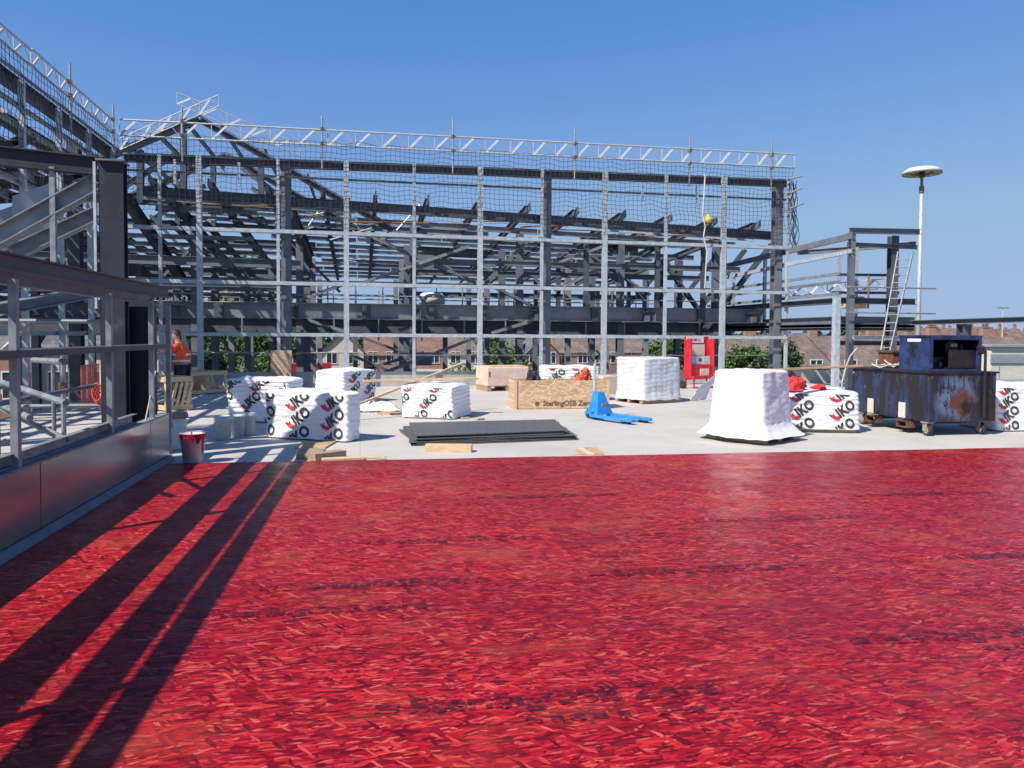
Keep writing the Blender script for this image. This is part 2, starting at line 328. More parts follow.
class MB:
    def __init__(s): s.v = []; s.f = []
    def add(s, verts, faces):
        o = len(s.v); s.v += [V(p) for p in verts]; s.f += [tuple(i+o for i in f) for f in faces]; return s
    def box(s, c, size, rz=0, rx=0):
        hx, hy, hz = size[0]/2, size[1]/2, size[2]/2
        m = Matrix.Rotation(rz, 3, 'Z') @ Matrix.Rotation(rx, 3, 'X')
        vs = [m @ V((x, y, z)) + V(c) for x in (-hx, hx) for y in (-hy, hy) for z in (-hz, hz)]
        return s.add(vs, [(0, 1, 3, 2), (4, 6, 7, 5), (0, 4, 5, 1), (2, 3, 7, 6), (0, 2, 6, 4), (1, 5, 7, 3)])
    def ext(s, p, q, poly, up=(0, 0, 1)):
        p, q, up = V(p), V(q), V(up); a = (q-p).normalized()
        if abs(a.dot(up)) > .98: up = V((0, 1, 0)) if abs(a.y) < .9 else V((1, 0, 0))
        sd = a.cross(up).normalized(); u = sd.cross(a)
        n = len(poly); vs = [p+sd*x+u*y for x, y in poly]+[q+sd*x+u*y for x, y in poly]
        fs = [(i, (i+1) % n, (i+1) % n+n, i+n) for i in range(n)]
        return s.add(vs, fs+[tuple(reversed(range(n))), tuple(range(n, 2*n))])
    def tube(s, p, q, r, n=8): return s.ext(p, q, sec_tube(r, n))
    def path(s, pts, r, n=6):
        pts = [V(p) for p in pts]
        for a, b in zip(pts, pts[1:]):
            if (b-a).length > 1e-4: s.tube(a, b, r, n)
        return s
    def lathe(s, prof, c=(0, 0, 0), n=24):
        vs = []; fs = []; k = len(prof)
        for i in range(n):
            a = 2*math.pi*i/n
            vs += [V((c[0]+r*math.cos(a), c[1]+r*math.sin(a), c[2]+z)) for r, z in prof]
        for i in range(n):
            j = (i+1) % n
            fs += [(i*k+t, j*k+t, j*k+t+1, i*k+t+1) for t in range(k-1)]
        return s.add(vs, fs)
    def poly(s, pts, thick_dir):
        n = len(pts); d = V(thick_dir)
        return s.add([V(p) for p in pts]+[V(p)+d for p in pts], [tuple(reversed(range(n))), tuple(range(n, 2*n))]+[(i, (i+1) % n, (i+1) % n+n, i+n) for i in range(n)])
    def obj(s, name, m, parent=None, org=None, smooth=False, bevel=0, rz=None):
        """org: world point subtracted from the vertices (base of the thing)"""
        o3 = V(org) if org is not None else (V(parent.location) if parent is not None and parent.get('_w') else V((0, 0, 0)))
        me = bpy.data.meshes.new(name); me.from_pydata([v-o3 for v in s.v], [], s.f)
        bm = bmesh.new(); bm.from_mesh(me); bmesh.ops.recalc_face_normals(bm, faces=bm.faces)
        bm.to_mesh(me); bm.free()
        if smooth:
            for p in me.polygons: p.use_smooth = True
        me.materials.append(m)
        o = bpy.data.objects.new(name, me); COL.objects.link(o)
        if parent is not None: o.parent = parent
        elif org is not None: o.location = o3
        if bevel:
            b = o.modifiers.new('edge', 'BEVEL'); b.width = bevel; b.segments = 2; b.limit_method = 'ANGLE'
        return o
def tag(o, label, cat, group=None):
    o['label'] = label; o['category'] = cat
    if group: o['group'] = group
    return o
def thing(name, label, cat, loc=(0, 0, 0), rz=0, group=None, world=False):
    o = bpy.data.objects.new(name, None); COL.objects.link(o); o.location = loc; o.rotation_euler = (0, 0, rz)
    o.empty_display_size = .1
    if world: o['_w'] = 1
    return tag(o, label, cat, group)
def struct(o): o['kind'] = 'structure'; return o
def kids(o): return [c for c in bpy.data.objects if c.parent == o]
def copy_tree(o, parent=None):
    c = o.copy(); COL.objects.link(c); c.parent = parent
    for ch in kids(o): copy_tree(ch, c)
    return c
def mem(par, name, p, q, sec, m, up=(0, 0, 1)):
    return MB().ext(p, q, sec, up).obj(name, m, par)
def text_verts(body, size, bold=0.0, shear=0.0, align='LEFT'):
    cu = bpy.data.curves.new('lettering', 'FONT'); cu.body = body; cu.size = size; cu.offset = bold; cu.shear = shear
    cu.align_x = align; cu.resolution_u = 3
    ob = bpy.data.objects.new('lettering', cu); COL.objects.link(ob)
    dg = bpy.context.evaluated_depsgraph_get(); dg.update()
    me = bpy.data.meshes.new_from_object(ob.evaluated_get(dg))
    vs = [v.co.copy() for v in me.vertices]; fs = [tuple(p.vertices) for p in me.polygons]
    bpy.data.objects.remove(ob); bpy.data.meshes.remove(me); bpy.data.curves.remove(cu)
    return vs, fs

build_materials()

# ================================================================== SETTING
GZ = -5.6
struct(MB().add([(-600, -200, GZ), (900, -200, GZ), (900, 1500, GZ), (-600, 1500, GZ)], [(0, 1, 2, 3)]).obj('ground', M['earth']))
struct(MB().add([(-200, 48.6, GZ+.01), (300, 48.6, GZ+.01), (300, 55.6, GZ+.01), (-200, 55.6, GZ+.01)], [(0, 1, 2, 3)]).obj('road', M['asphalt']))
pv = MB()
pv.box((50, 56.6, GZ+.06), (500, 2, .12)); struct(pv.obj('pavement', M['kerb']))
# deck: L-shaped roof slab
dk = [(-2.80, -6), (17.2, -6), (17.2, 24.0), (-6.55, 24.0), (-6.55, 10.3), (-2.42, 10.3)]
d = MB(); d.poly([(x, y, -.45) for x, y in dk], (0, 0, .45)); struct(d.obj('deck', M['conc']))
# red boarded floor
rd = MB(); re_ = random.Random(6); ed_ = []
for k in range(17):
    x0, x1 = -2.29+k*1.1995, -2.29+(k+1)*1.1995-.004; dy = re_.uniform(-.014, .014)
    ed_ += [(x0, 9.665-.049*(x0+2.29)+dy, .004), (x1, 9.665-.049*(x1+2.29)+dy+re_.uniform(-.006, .006), .004)]
rd.poly([(-2.65, -5, .004), (ed_[-1][0], -5, .004)]+ed_[::-1], (0, 0, .018))
floor = struct(rd.obj('board_floor', M['red']))
FZ = .022
def floor_text(body, size, x, y, bold=.0, sy=1.0, rot=-3.2):
    vs, fs = text_verts(body, size, bold)
    m = Matrix.Translation((x, y, FZ+.0025)) @ Matrix.Rotation(R(rot), 4, 'Z')
    mb = MB(); mb.add([m @ V((v.x, v.y*sy, 0)) for v in vs], fs)
    o = mb.obj('stencil_lettering', M['redtext'], floor)
    return o
for (px, py, L, s2) in ((380, 717, 1.5, 1), (862, 646, 1.5, 1), (596, 577, 1.5, 0), (262, 592, 1.4, 0), (700, 523, 1.5, 0), (955, 560, 1.5, 0), (360, 545, 1.4, 0), (480, 499, 1.4, 0), (860, 497, 1.5, 0), (190, 620, 1.3, 0)):
    p = G(px, py, FZ)
    size = .19*L/1.5
    floor_text('SterlingOSB Zero', size, p.x+.12, p.y, .006)
    MB().box((p.x+.03, p.y+.06, FZ+.0025), (.10, .075, .002), R(-3)).obj('stencil_mark', M['redtext'], floor)
    if s2:
        rm_ = random.Random(int(px)); x_ = p.x+.62
        while x_ < p.x+1.5:
            w_ = rm_.uniform(.025, .07); MB().box((x_, p.y-.115-.056*(x_-p.x), FZ+.0025), (w_, .05, .002), R(-3)).obj('stencil_mark', M['redtext'], floor); x_ += w_+rm_.uniform(.02, .05)

# lower court floor (seen through the frame on the left)
LZ = -3.3
struct(MB().poly([(-30, -4, LZ-.3), (-2.6, -4, LZ-.3), (-2.6, 10.1, LZ-.3), (-6.9, 10.1, LZ-.3), (-6.9, 24, LZ-.3), (-30, 24, LZ-.3)], (0, 0, .3)).obj('lower_floor', M['slab']))

def wx(y): return -.024*(10-y)
# parapets
def parapet(name, label, p, q, h, w, m, cap=None):
    p, q = V(p), V(q); t = thing(name, label, 'parapet', ((p+q)/2), 0, None, True)
    mb = MB(); mb.ext(p+V((0, 0, h/2)), q+V((0, 0, h/2)), sec_box(h, w)); mb.obj('wall', m, t)
    if cap: MB().ext(p+V((0, 0, h+.022)), q+V((0, 0, h+.022)), sec_box(.04, w+.05)).obj('coping', cap, t)
    return t
parapet('parapet_wall', 'low grey cement upstand along the back edge below the post grid', (-6.5, 23.62, 0), (17.2, 23.62, 0), .46, .2, M['kerb'])
parapet('parapet_wall', 'low grey upstand along the right deck edge behind the navy boiler', (17.05, -5, 0), (17.05, 23.5, 0), .42, .2, M['kerb'])
# metal faced parapet on the left
t = thing('parapet_wall', 'grey metal faced parapet reflecting the red boards, left of the red floor', 'parapet', (-2.38, 4, 0), 0, None, True)
for y0, y1 in ((-5, 1.2), (1.208, 3.6), (3.608, 6.43), (6.438, 9.3), (9.308, 10.08)):
    MB().ext((-2.405+wx(y0), y0, .302), (-2.405+wx(y1-.012), y1-.012, .302), sec_box(.565, .07)).obj('panel', M['panel'], t, bevel=.003)
MB().ext((-2.42+wx(-5), -5, .592), (-2.42, 10.1, .592), sec_box(.010, .105)).obj('coping', M['galv_dull'], t)
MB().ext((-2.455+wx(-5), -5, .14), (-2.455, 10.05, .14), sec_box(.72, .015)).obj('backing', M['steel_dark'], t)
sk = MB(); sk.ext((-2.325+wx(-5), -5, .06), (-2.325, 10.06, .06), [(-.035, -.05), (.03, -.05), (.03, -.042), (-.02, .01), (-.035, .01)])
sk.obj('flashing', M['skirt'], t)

# ================================================================== NEAR FRAME ALONG THE COURT EDGE (left)
t = thing('steelwork', 'dark grey steel frame with wide columns and inclined beams rising beside the metal parapet', 'steel frame', (-2.6, 8, 0), 0, None, True)
Yb = 10.1
mem(t, 'beam', (-2.375+wx(-2)*1.25, -2, 2.115), (-2.375, Yb, 2.115), sec_I(.13, .07, .012, .014), M['steel_brown'])
mem(t, 'beam', (-2.57+wx(-2)*1.25, -2, 2.07), (-2.57, Yb-.1, 2.07), sec_I(.2, .08, .012, .014), M['steel'])
mem(t, 'rail', (-2.50+wx(-2), -2, 1.445), (-2.50, Yb+.1, 1.445), sec_box(.055, .26), M['steel_brown'])
mem(t, 'rail', (-2.455+wx(-2), -2, .655), (-2.48, 9.0, .655), sec_C(.1, .06), M['galv_dull'])
for px, y in ((29, 400), (115, 400), (153, 400)):
    p = atX(px, y, -2.42); xp = -2.42+wx(p.y)
    mem(t, 'post', (xp, p.y, -.3), (xp, p.y, 2.0), sec_C(.06, .052, .005), M['galv_dull'], (0, 1, 0))  # shade on these posts is put into the duller galvanised colour
p = atX(169, 400, -2.5); mem(t, 'post', (-2.5, p.y, -.2), (-2.5, p.y, 1.98), sec_C(.06, .055), M['galv_dull'], (0, 1, 0))
for yy in (2.6, -.2): mem(t, 'post', (-2.42+wx(yy), yy, -.3), (-2.42+wx(yy), yy, 2.0), sec_C(.06, .052, .005), M['galv_dull'], (0, 1, 0))
# tall H column with the portal beam
cy = 9.9; cx = at(111, 300, cy-.13).x
ztop = at(111, 161, cy-.13).z
c = mem(t, 'column', (cx, cy, LZ), (cx, cy, ztop), sec_I(.17, .275, .014, .022), M['steel_shaded'], (0, 1, 0))
MB().box((cx, cy, ztop+.012), (.30, .30, .02)).obj('cap_plate', M['steel'], c, org=t.location)
mem(t, 'column_lit_edge', (cx-.175, cy-.09, 1.9), (cx-.175, cy-.09, ztop-.01), sec_L(.03, .03, .006), M['galv'])  # pale strip added to imitate the sunlit edge of the flange
pb = at(0, 156, cy); pe = at(97, 166.5, cy); mem(t, 'beam', pb+(pb-pe)*3, pe, sec_I(.22, .14), M['steel_shaded'])
q_ = at(53, 200, cy); mem(t, 'post', (q_.x, cy, 2.1), (q_.x, cy, pb.z-.1), sec_C(.06, .06), M['galv_dull'], (0, 1, 0))
# second (short) box column
p2 = at(142, 400, 10.62)
mem(t, 'column', (p2.x, p2.y, LZ), (p2.x, p2.y, 1.96), sec_I(.30, .32, .014, .022), M['steel_shaded'], (1, 0, 0))
MB().tube((-2.44, 9.25, .55), (-2.44, 9.75, 1.15), .008).obj('tie_wire', M['galv'], t)
# inclined beams going up to the column
for a, b, Ya, Yb2, sec, mm in (((-30, 253), (97, 183), 9.9, 10.0, sec_I(.2, .2, .012, .016), 'galv_dull'), ((12, 254), (97, 214), 10.6, 10.7, sec_I(.18, .2, .012, .016), 'galv_dull'), ((-5, 310), (88, 293), 9.6, 10.8, sec_I(.14, .18), 'galv_dull'), ((-40, 300), (60, 262), 11, 11.4, sec_I(.2, .16), 'steel_brown')):
    mem(t, 'inclined_beam', at(*a, Ya), at(*b, Yb2), sec, M[mm])
bb = at(92, 200, 10.1); MB().box(bb, (.26, .12, .05)).obj('bracket', M['galv_dull'], t)
# white sheeting panels standing behind the inclined beams
for k, (x0, y0, x1, y1) in enumerate(((-26, 262, 12, 206), (13, 250, 51, 183))):
    a = at(x0, y0, 12.2); b2 = at(x1, y1, 12.4)
    mb = MB(); mb.add([a, V((b2.x, b2.y, a.z+.25)), b2, V((a.x, a.y, b2.z-.25))], [(0, 1, 2, 3)])
    mb.poly([a, V((b2.x, b2.y, a.z+.25)), b2, V((a.x, a.y, b2.z-.25))], (0, .03, 0))
    tag(MB().poly([a, V((b2.x, b2.y, a.z+.25)), b2, V((a.x, a.y, b2.z-.25))], (0, .03, 0)).obj('sheeting_board', M['cladgrey'], org=a), ('pale sheeting board behind the steel column, further left and lower', 'pale sheeting board right beside the inclined beams, higher')[k], 'board', 'pale sheeting boards')

# ------------------------------------------------ scaffold in the court
t = thing('scaffold', 'tube scaffold in the court behind the metal parapet', 'scaffold', (-4, 7.5, LZ), 0, None, True)
def tubeP(name, p, q, m='tube', r=.026): return MB().tube(p, q, r, 8).obj(name, M[m], t)
for (x, y) in ((-3.15, 5.9), (-3.15, 7.35), (-3.2, 9.0), (-4.1, 6.6), (-4.2, 8.3), (-4.3, 9.9), (-5.4, 7.2), (-5.5, 9.2)):
    s = tubeP('standard', (x, y, LZ), (x, y, 1.35 if x > -3.5 else 1.0))
    for zz in (.28, 1.02): MB().box((x, y, zz), (.08, .09, .07), .4).obj('coupler', M['coupler'], s, org=t.location)
for (z, y0, y1, x) in ((.98, 3.5, 9.6, -3.10), (.42, 3.5, 9.4, -3.10), (-.6, 3.5, 9.8, -3.1), (.95, 5, 10, -4.2), (.3, 5, 10, -4.2)):
    tubeP('ledger', (x, y0, z), (x, y1, z), 'steel' if z > .4 and x > -3.5 else 'galv_dull')
for a, b in (((-30, 372), (66, 403)), ((-40, 388), (66, 440)), ((33, 360), (65, 362)), ((-20, 395), (30, 418))):
    tubeP('transom', at(*a, 9.4), at(*b, 7.2), 'galv_dull', .03)
tubeP('diagonal_brace', (-4.2, 9.8, -1.5), (-4.1, 8.0, 1.0)); tubeP('diagonal_brace', (-3.2, 8.9, -1), (-3.2, 7.2, .6), 'coupler')
rk = random.Random(12)
for (x, y) in ((-4.9, 6.4), (-6.2, 8.6), (-6.4, 10.2), (-5.0, 10.8), (-3.7, 10.1)): tubeP('standard', (x, y, LZ), (x, y, rk.uniform(1.2, 2.0)), 'galv_dull')
for (z, x0, x1, y) in ((1.75, -7, -3.0, 10.1), (.7, -7, -3.0, 10.1), (1.2, -7, -4.0, 9.0), (-.2, -7, -3.1, 9.3), (.2, -6.5, -3.1, 7.4)): tubeP('transom', (x0, y, z), (x1, y+.05, z), rk.choice(('tube', 'galv_dull', 'steel')))
tubeP('diagonal_brace', (-6.6, 10.15, -1), (-4.0, 10.2, 1.7)); tubeP('diagonal_brace', (-5.4, 9.1, 1.2), (-3.3, 9.3, -.9), 'coupler')
MB().box((-4.0, 8.2, -.72), (.9, 3.2, .04)).obj('board_platform', M['wood_dark'], t)

# stacks of cladding rails and brick guard down in the court
t = thing('steel_stack', 'stack of pale steel channels lying on the lower floor of the court', 'steel stack', (-5.5, 9, LZ), 0, None, True)
for k in range(9):
    x = -7.2+k*.34; mem(t, 'channel', (x, 6.6, LZ+.22+.12*(k % 2)), (x+.9, 12.5, LZ+.22+.12*(k % 2)), sec_C(.2, .1), M['galv'])
for k, yy in enumerate((7.4, 10.5)): MB().box((-5.6, yy, LZ+.06), (3.6, .12, .12)).obj('bearer', M['wood_dark'], t)
a = atX(81, 366, -4.6); b = atX(99, 405, -4.6)
g = MB()
for k in range(9): g.box((-4.6, a.y+(b.y-a.y)*k/8, (a.z+b.z)/2), (.012, .012, a.z-b.z))
for k in range(26): g.box((-4.6, (a.y+b.y)/2, b.z+(a.z-b.z)*k/25), (.012, b.y-a.y, .022))
tag(g.obj('brick_guard', M['mesh'], org=(-4.6, a.y, b.z)), 'red mesh brick guard hung in the court scaffold beside the tall column', 'brick guard')
p = at(97, 392, 10.8)
hs = MB()
for k in range(4): hs.path([p+V((.06*math.cos(q/10*6.283)+.01*k, .03*k, .12*math.sin(q/10*6.283)-.04*k)) for q in range(11)], .012)
tag(hs.obj('hose_coil', M['orange'], org=p), 'orange hose coil hanging by the red mesh behind the tall column', 'hose')

# ================================================================== LATTICE RAILS, TUBES, NETS
def lattice(label, p, q, depth, bays, group='aluminium lattice rails', cr=.026):
    p, q = V(p), V(q); t = thing('lattice_girder', label, 'lattice rail', p, 0, group, True)
    up = V((0, 0, depth)); MB().tube(p+up, q+up, cr, 8).obj('top_chord', M['alu'], t); MB().tube(p, q, cr, 8).obj('bottom_chord', M['alu'], t)
    for k in range(bays+1):
        a = p.lerp(q, k/bays); b = p.lerp(q, min(1, (k+.55)/bays))
        MB().tube(a, a+up, .013, 6).obj('post', M['alu'], t)
        if k < bays:
            c2 = p.lerp(q, (k+1)/bays)
            MB().ext(a, b+up, sec_box(.062, .02), (0, 0, 1)).obj('brace', M['alu_brace'], t); MB().tube(b+up, c2, .010, 6).obj('brace', M['alu'], t)
    return t
YF = 23.0
bk = [(-6.6, 'leftmost length of the long back lattice rail, joining the corner of the left wing'), (-.9, 'length of the back lattice rail right of the gable peak'), (4.6, 'length of the back lattice rail above the middle of the post grid'), (9.6, 'rightmost length of the long back lattice rail, ending above the right corner column')]
ends = [-.9, 4.6, 9.6, 14.35]
for (x0, lab), x1 in zip(bk, ends):
    z0 = 7.16+.16*(x0+6.6)/21; z1 = 7.16+.16*(x1+6.6)/21
    lattice(lab, (x0, YF-.12, z0), (x1-.03, YF-.12, z1), .44, 7)
lattice('near length of the left wing lattice rail, running out of the picture', (-6.78, 12.0, 7.2), (-6.78, 17.6, 7.22), .33, 7)
lattice('far length of the left wing lattice rail, ending at the inner corner', (-6.78, 17.65, 7.22), (-6.78, 22.9, 7.2), .37, 7)
for px, py, lab in ((322, 116, 'upright scaffold tube above the back lattice, right of the gable'), (453, 117, 'upright scaffold tube above the dark middle of the back lattice, third from the right'), (575, 127, 'upright scaffold tube above the back lattice near the dark middle column'), (690, 137, 'upright scaffold tube in the last length of back lattice, second from its right end'), (772, 139, 'upright scaffold tube at the right end of the back lattice'), (182, 107, 'upright scaffold tube in the back lattice just left of the gable peak')):
    a = at(px, py, YF-.18)
    s = tag(MB().tube((a.x, a.y, 6.5), a, .026, 8).obj('scaffold_tube', M['tube'], org=(a.x, a.y, 6.5)), lab, 'scaffold tube', 'upright scaffold tubes')
    for zz in (7.24, 7.66): MB().box((0, 0, zz-6.5), (.09, .1, .08), .3).obj('coupler', M['coupler'], s)
for y, lab, z1 in ((15.95, 'upright scaffold tube at the left picture edge on the left wing', 8.2), (19.6, 'upright scaffold tube midway along the left wing lattice', 8.0), (22.75, 'upright scaffold tube at the inner corner where two lattices meet', 7.95)):
    s = tag(MB().tube((-6.72, y, 6.3), (-6.72, y, z1), .026, 8).obj('scaffold_tube', M['tube'], org=(-6.72, y, 6.3)), lab, 'scaffold tube', 'upright scaffold tubes')
    for zz in (7.24, 7.56): MB().box((0, 0, zz-6.3), (.09, .1, .08), .3).obj('coupler', M['coupler'], s)

def net(label, P0, du, nu, dv, nv, amp, r=.0065, seed=0):
    """knotted net: cords as thin three-sided tubes, slightly sagging"""
    P0, du, dv = V(P0), V(du), V(dv); nrm = du.cross(dv).normalized()
    def pt(i, j):
        p = P0+du*i+dv*j; n1 = noise.noise((i*.22+seed, j*.3, 3)); n2 = noise.noise((i*.13, j*.25+seed, 9)); n3 = noise.noise((i*.3, j*.21, 5+seed))
        return p+nrm*(amp*n1)+du.normalized()*(.07*n2)+dv.normalized()*(.09*n3+.05*noise.noise((i*.08, seed, 0)))
    mb = MB()
    for j in range(nv+1):
        for i in range(nu): mb.ext(pt(i, j), pt(i+1, j), sec_tube(r, 3))
    for i in range(nu+1):
        for j in range(nv): mb.ext(pt(i, j), pt(i, j+1), sec_tube(r, 3))
    return tag(mb.obj('safety_net', M['net'], org=P0), label, 'net')
net('dark safety net hung from the long back lattice down over the top of the grid', (-6.5, YF-.22, 5.08), (.145, 0, 0), 143, (0, 0, .145), 15, .10, .0064, 0)
net('dark safety net hung below the left wing lattice', (-6.6, 13, 4.7), (0, .16, 0), 61, (0, 0, .16), 15, .10, .0065, 7)
# gathered net ends at the right corner
g = MB(); rr = random.Random(3)
for k in range(9):
    x = 14.22+rr.random()*.14; y = YF-.2+rr.random()*.2; pts = []
    for i in range(14): pts.append((x+.06*math.sin(i*.9+k)+i*.012*(1 if k % 2 else .3), y+.04*math.cos(i+k), 6.9-i*.165-.02*k))
    g.path(pts, .011, 4)
tag(g.obj('gathered_net', M['net'], org=(14.35, YF, 5)), 'bunched dark net hanging off the right corner of the post grid', 'net')
for k, (y1, y2, x1, x2) in enumerate(((180, 176, 786, 803), (195, 188, 786, 802), (211, 203, 784, 804))):
    a = at(x1, y1, YF-.1); b = at(x2, y2, YF-.4)
    tag(MB().tube(a, b, .028, 8).obj('scaffold_tube', M['steel'], org=a), ('dark tube stub sticking out right of the corner column, uppermost of three', 'dark tube stub sticking out right of the corner column, middle of three', 'dark tube stub sticking out right of the corner column, lowest of three')[k], 'scaffold tube', 'tube stubs at the right corner')

# ================================================================== BACK POST GRID
t = thing('steelwork', 'tall galvanised grid of posts and rails closing off the back of the deck', 'steel frame', (4, YF, 0), 0, None, True)
xs = [-6.55, -5.6, -4.54, -2.36, -.40, 1.62, 3.66, 5.63, 7.71, 9.80, 11.84, 14.2]
for x in xs[1:]:
    w = .15 if x in (-4.54, -.40, 3.66, 7.71, 11.84) else .09
    mem(t, 'mullion', (x, YF, -.3), (x, YF, 6.75+.2*(x+4.5)/18.6), sec_C(w, w, .006) if True else None, M['galv'], (1, 0, 0))
for z, dz in ((1.60, .10), (3.12, .10), (4.64, .10)):
    mem(t, 'rail', (-6.5, YF+.10, z), (14.25, YF+.10, z), [(-.06, -dz/2), (.06, -dz/2), (.06, -dz/2+.008), (-.045, -dz/2+.008), (-.045, dz/2-.008), (.06, dz/2-.008), (.06, dz/2), (-.06, dz/2)], M['galv'])
    # lit flange toward the viewer
    MB().box((3.87, YF-.06, z+.0), (20.7, .012, dz)).obj('rail_face', M['galv'], t)
mem(t, 'rail', (-6.5, YF+.1, 6.25), (14.2, YF+.1, 6.27), sec_C(.06, .05), M['galv_dull'])
mem(t, 'eaves_beam', (-6.6, YF+.22, 6.60), (14.3, YF+.22, 6.83), sec_I(.2, .16), M['steel_dark'])
mem(t, 'eaves_trim', (-6.6, YF+.12, 6.72), (14.3, YF+.12, 6.95), sec_C(.05, .05), M['galv'])
for x in (-2.16, 5.85, 14.0):
    c = mem(t, 'column', (x, YF+.34, GZ), (x, YF+.34, 6.62+.2*(x+4.5)/18.6), sec_I(.30, .28, .014, .02), M['steel'], (0, 1, 0))
    for z in (4.2, 2.35): MB().box((x, YF+.16, z), (.2, .02, .5)).obj('end_plate', M['steel'], c, org=t.location)
for x in (-5.2, -3.45, 9.0, 10.9): mem(t, 'stub', (x, YF+.05, 5.9), (x, YF+.05, 6.6), sec_C(.07, .07), M['galv'], (1, 0, 0))
for x in (.6, 2.6, 4.6, 6.7, 8.75, 10.8, 13): mem(t, 'guard_tube', (x-1.1, YF+.5, .98), (x+1.1, YF+.5, .98), sec_tube(.022, 6), M['tube'])
for x in (-5, -3, -1): mem(t, 'guard_tube', (x-1.1, YF+.5, 1.05), (x+1.1, YF+.5, 1.05), sec_tube(.022, 6), M['tube'])

# hanging hoist rope with yellow bag
p = at(572/3.94+560, 226/3.94+110, YF-.3)
rp = MB(); rp.path([(p.x, p.y, 6.9), (p.x-.03, p.y, 6.2), (p.x-.06, p.y, 5.6), (p.x+.03, p.y, 5.2), (p.x-.02, p.y, 4.9), (p.x+.1, p.y, 4.4), (p.x+.05, p.y, 3.2)], .022, 5)
tag(rp.obj('rope', M['cable'], org=(p.x, p.y, 4)), 'pale rope dangling from the net near the second post from the right', 'rope')
p = at(708, 220, YF-.3); bg = MB(); bg.lathe([(.02, .20), (.05, .12), (.12, .05), (.13, -.05), (.04, -.09)], p, 7)
tag(bg.obj('bag', M['yellow'], org=p, smooth=True), 'small yellow bag caught on the net by the dangling rope', 'bag')

# ================================================================== BUILDING FRAME BEHIND: FLOOR + ROOF
t = thing('steelwork', 'deep dark floor beams and columns of the building behind the post grid', 'steel frame', (4, 30, GZ), 0, None, True)
for Y, z, d, mm in ((25.2, 2.38, .52, 'steel_light'), (27.5, 1.92, .5, 'steel_dark'), (31.0, 2.42, .45, 'steel'), (37, 2.4, .45, 'steel'), (41, 2.4, .45, 'steel')):
    mem(t, 'floor_beam', (-16, Y, z), (14.6, Y, z), sec_I(d, .24, .016, .024), M[mm])
for x in (-9.5, -5.6, -2.1, 1.9, 5.9, 9.9, 13.9):
    mem(t, 'cross_beam', (x, 24, 2.3), (x, 41, 2.3), sec_I(.36, .2), M['steel'])
for Y in (27.6, 31.2, 35, 41):
    for x in (-12, -9.5, -5.6, -2.1, 1.9, 5.9, 9.9, 13.9):
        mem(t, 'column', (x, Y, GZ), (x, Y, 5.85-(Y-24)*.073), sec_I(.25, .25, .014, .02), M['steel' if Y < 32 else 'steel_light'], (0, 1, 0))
for x in (-.2, 3.7, 7.8, 11.9):
    mem(t, 'column', (x, 33, GZ), (x, 33, 2.2), sec_I(.2, .2), M['steel'], (0, 1, 0))
# web stiffeners on the near floor beam
for x in (-4.4, -2.1, .2, 2.4, 4.1, 5.9, 8.1, 10.1, 12.1): MB().box((x, 25.1, 2.38), (.28, .1, .46)).obj('splice_plate', M['steel_dark'], t)
# cross braces
def br(a, b, Y, sec=(.2, .1), m='steel'): mem(t, 'brace', at(*a, Y), at(*b, Y), sec_I(sec[0], sec[1]), M[m], (0, 1, 0))
br((365, 282), (468, 247), 26.2, (.26, .1), 'steel_light'); br((373, 238), (476, 283), 26.4, (.26, .1)); MB().box(at(426, 262, 26.15), (.55, .04, .5)).obj('gusset_plate', M['steel'], t)
br((485, 284), (530, 238), 27, (.3, .12)); br((488, 284), (532, 306), 26.2, (.24, .1), 'steel')
br((363, 338), (424, 360), 26.3, (.26, .1)); br((378, 375), (474, 338), 26.1, (.28, .1), 'steel_light'); br((345, 352), (400, 376), 26.6, (.24, .1)); MB().box(at(424, 359, 26.0), (.55, .04, .45)).obj('gusset_plate', M['steel'], t)
br((492, 333), (532, 321), 26.0, (.24, .1), 'steel_light'); br((308, 320), (346, 332), 26.0, (.24, .1), 'steel_light'); br((330, 380), (424, 352), 26.8, (.22, .1))
br((560, 262), (604, 246), 26.4, (.34, .1), 'steel_light'); br((555, 290), (606, 266), 26.6, (.34, .1), 'steel_light'); br((590, 255), (650, 295), 31)
br((300, 300), (345, 284), 26.4, (.24, .1), 'steel_light'); br((425, 255), (476, 283), 30.2)
for (a, b, Y_) in (((772, 244), (704, 330), 27), ((745, 250), (690, 322), 30), ((716, 256), (668, 318), 33), ((668, 262), (622, 312), 36), ((618, 266), (584, 305), 38), ((645, 300), (612, 262), 33), ((700, 312), (668, 268), 30)): br(a, b, Y_, (.22, .16), 'steel_dark')
for x in (7.9, 10.6, 12.4, 13.2):
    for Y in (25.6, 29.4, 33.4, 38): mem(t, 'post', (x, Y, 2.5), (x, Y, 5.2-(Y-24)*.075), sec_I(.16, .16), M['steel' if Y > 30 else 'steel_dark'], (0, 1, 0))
for Y, z in ((26.4, 4.2), (29, 4.05), (33, 3.8), (36, 3.6)): mem(t, 'tie_beam', (2, Y, z), (14.3, Y, z), sec_I(.2, .12), M['steel'])
for Y, z in ((27.2, 3.0), (27.2, 3.5), (34, 3.2), (41.4, 3.3), (41.4, 3.8), (34, 3.8)):
    mem(t, 'guard_tube', (-12, Y, z), (14.5, Y, z), sec_tube(.035 if Y > 30 else .025, 6), M['tube'])
for Y in (34, 41.4):
    for k in range(22): mem(t, 'guard_post', (-11+k*1.2, Y, 2.6), (-11+k*1.2, Y, 4.0), sec_tube(.03, 6), M['tube'])
for k in range(12):
    mem(t, 'hanger', (-4+k*1.55, 27.2, 1.4), (-4+k*1.55, 27.2, 2.3), sec_tube(.03, 6), M['tube'])
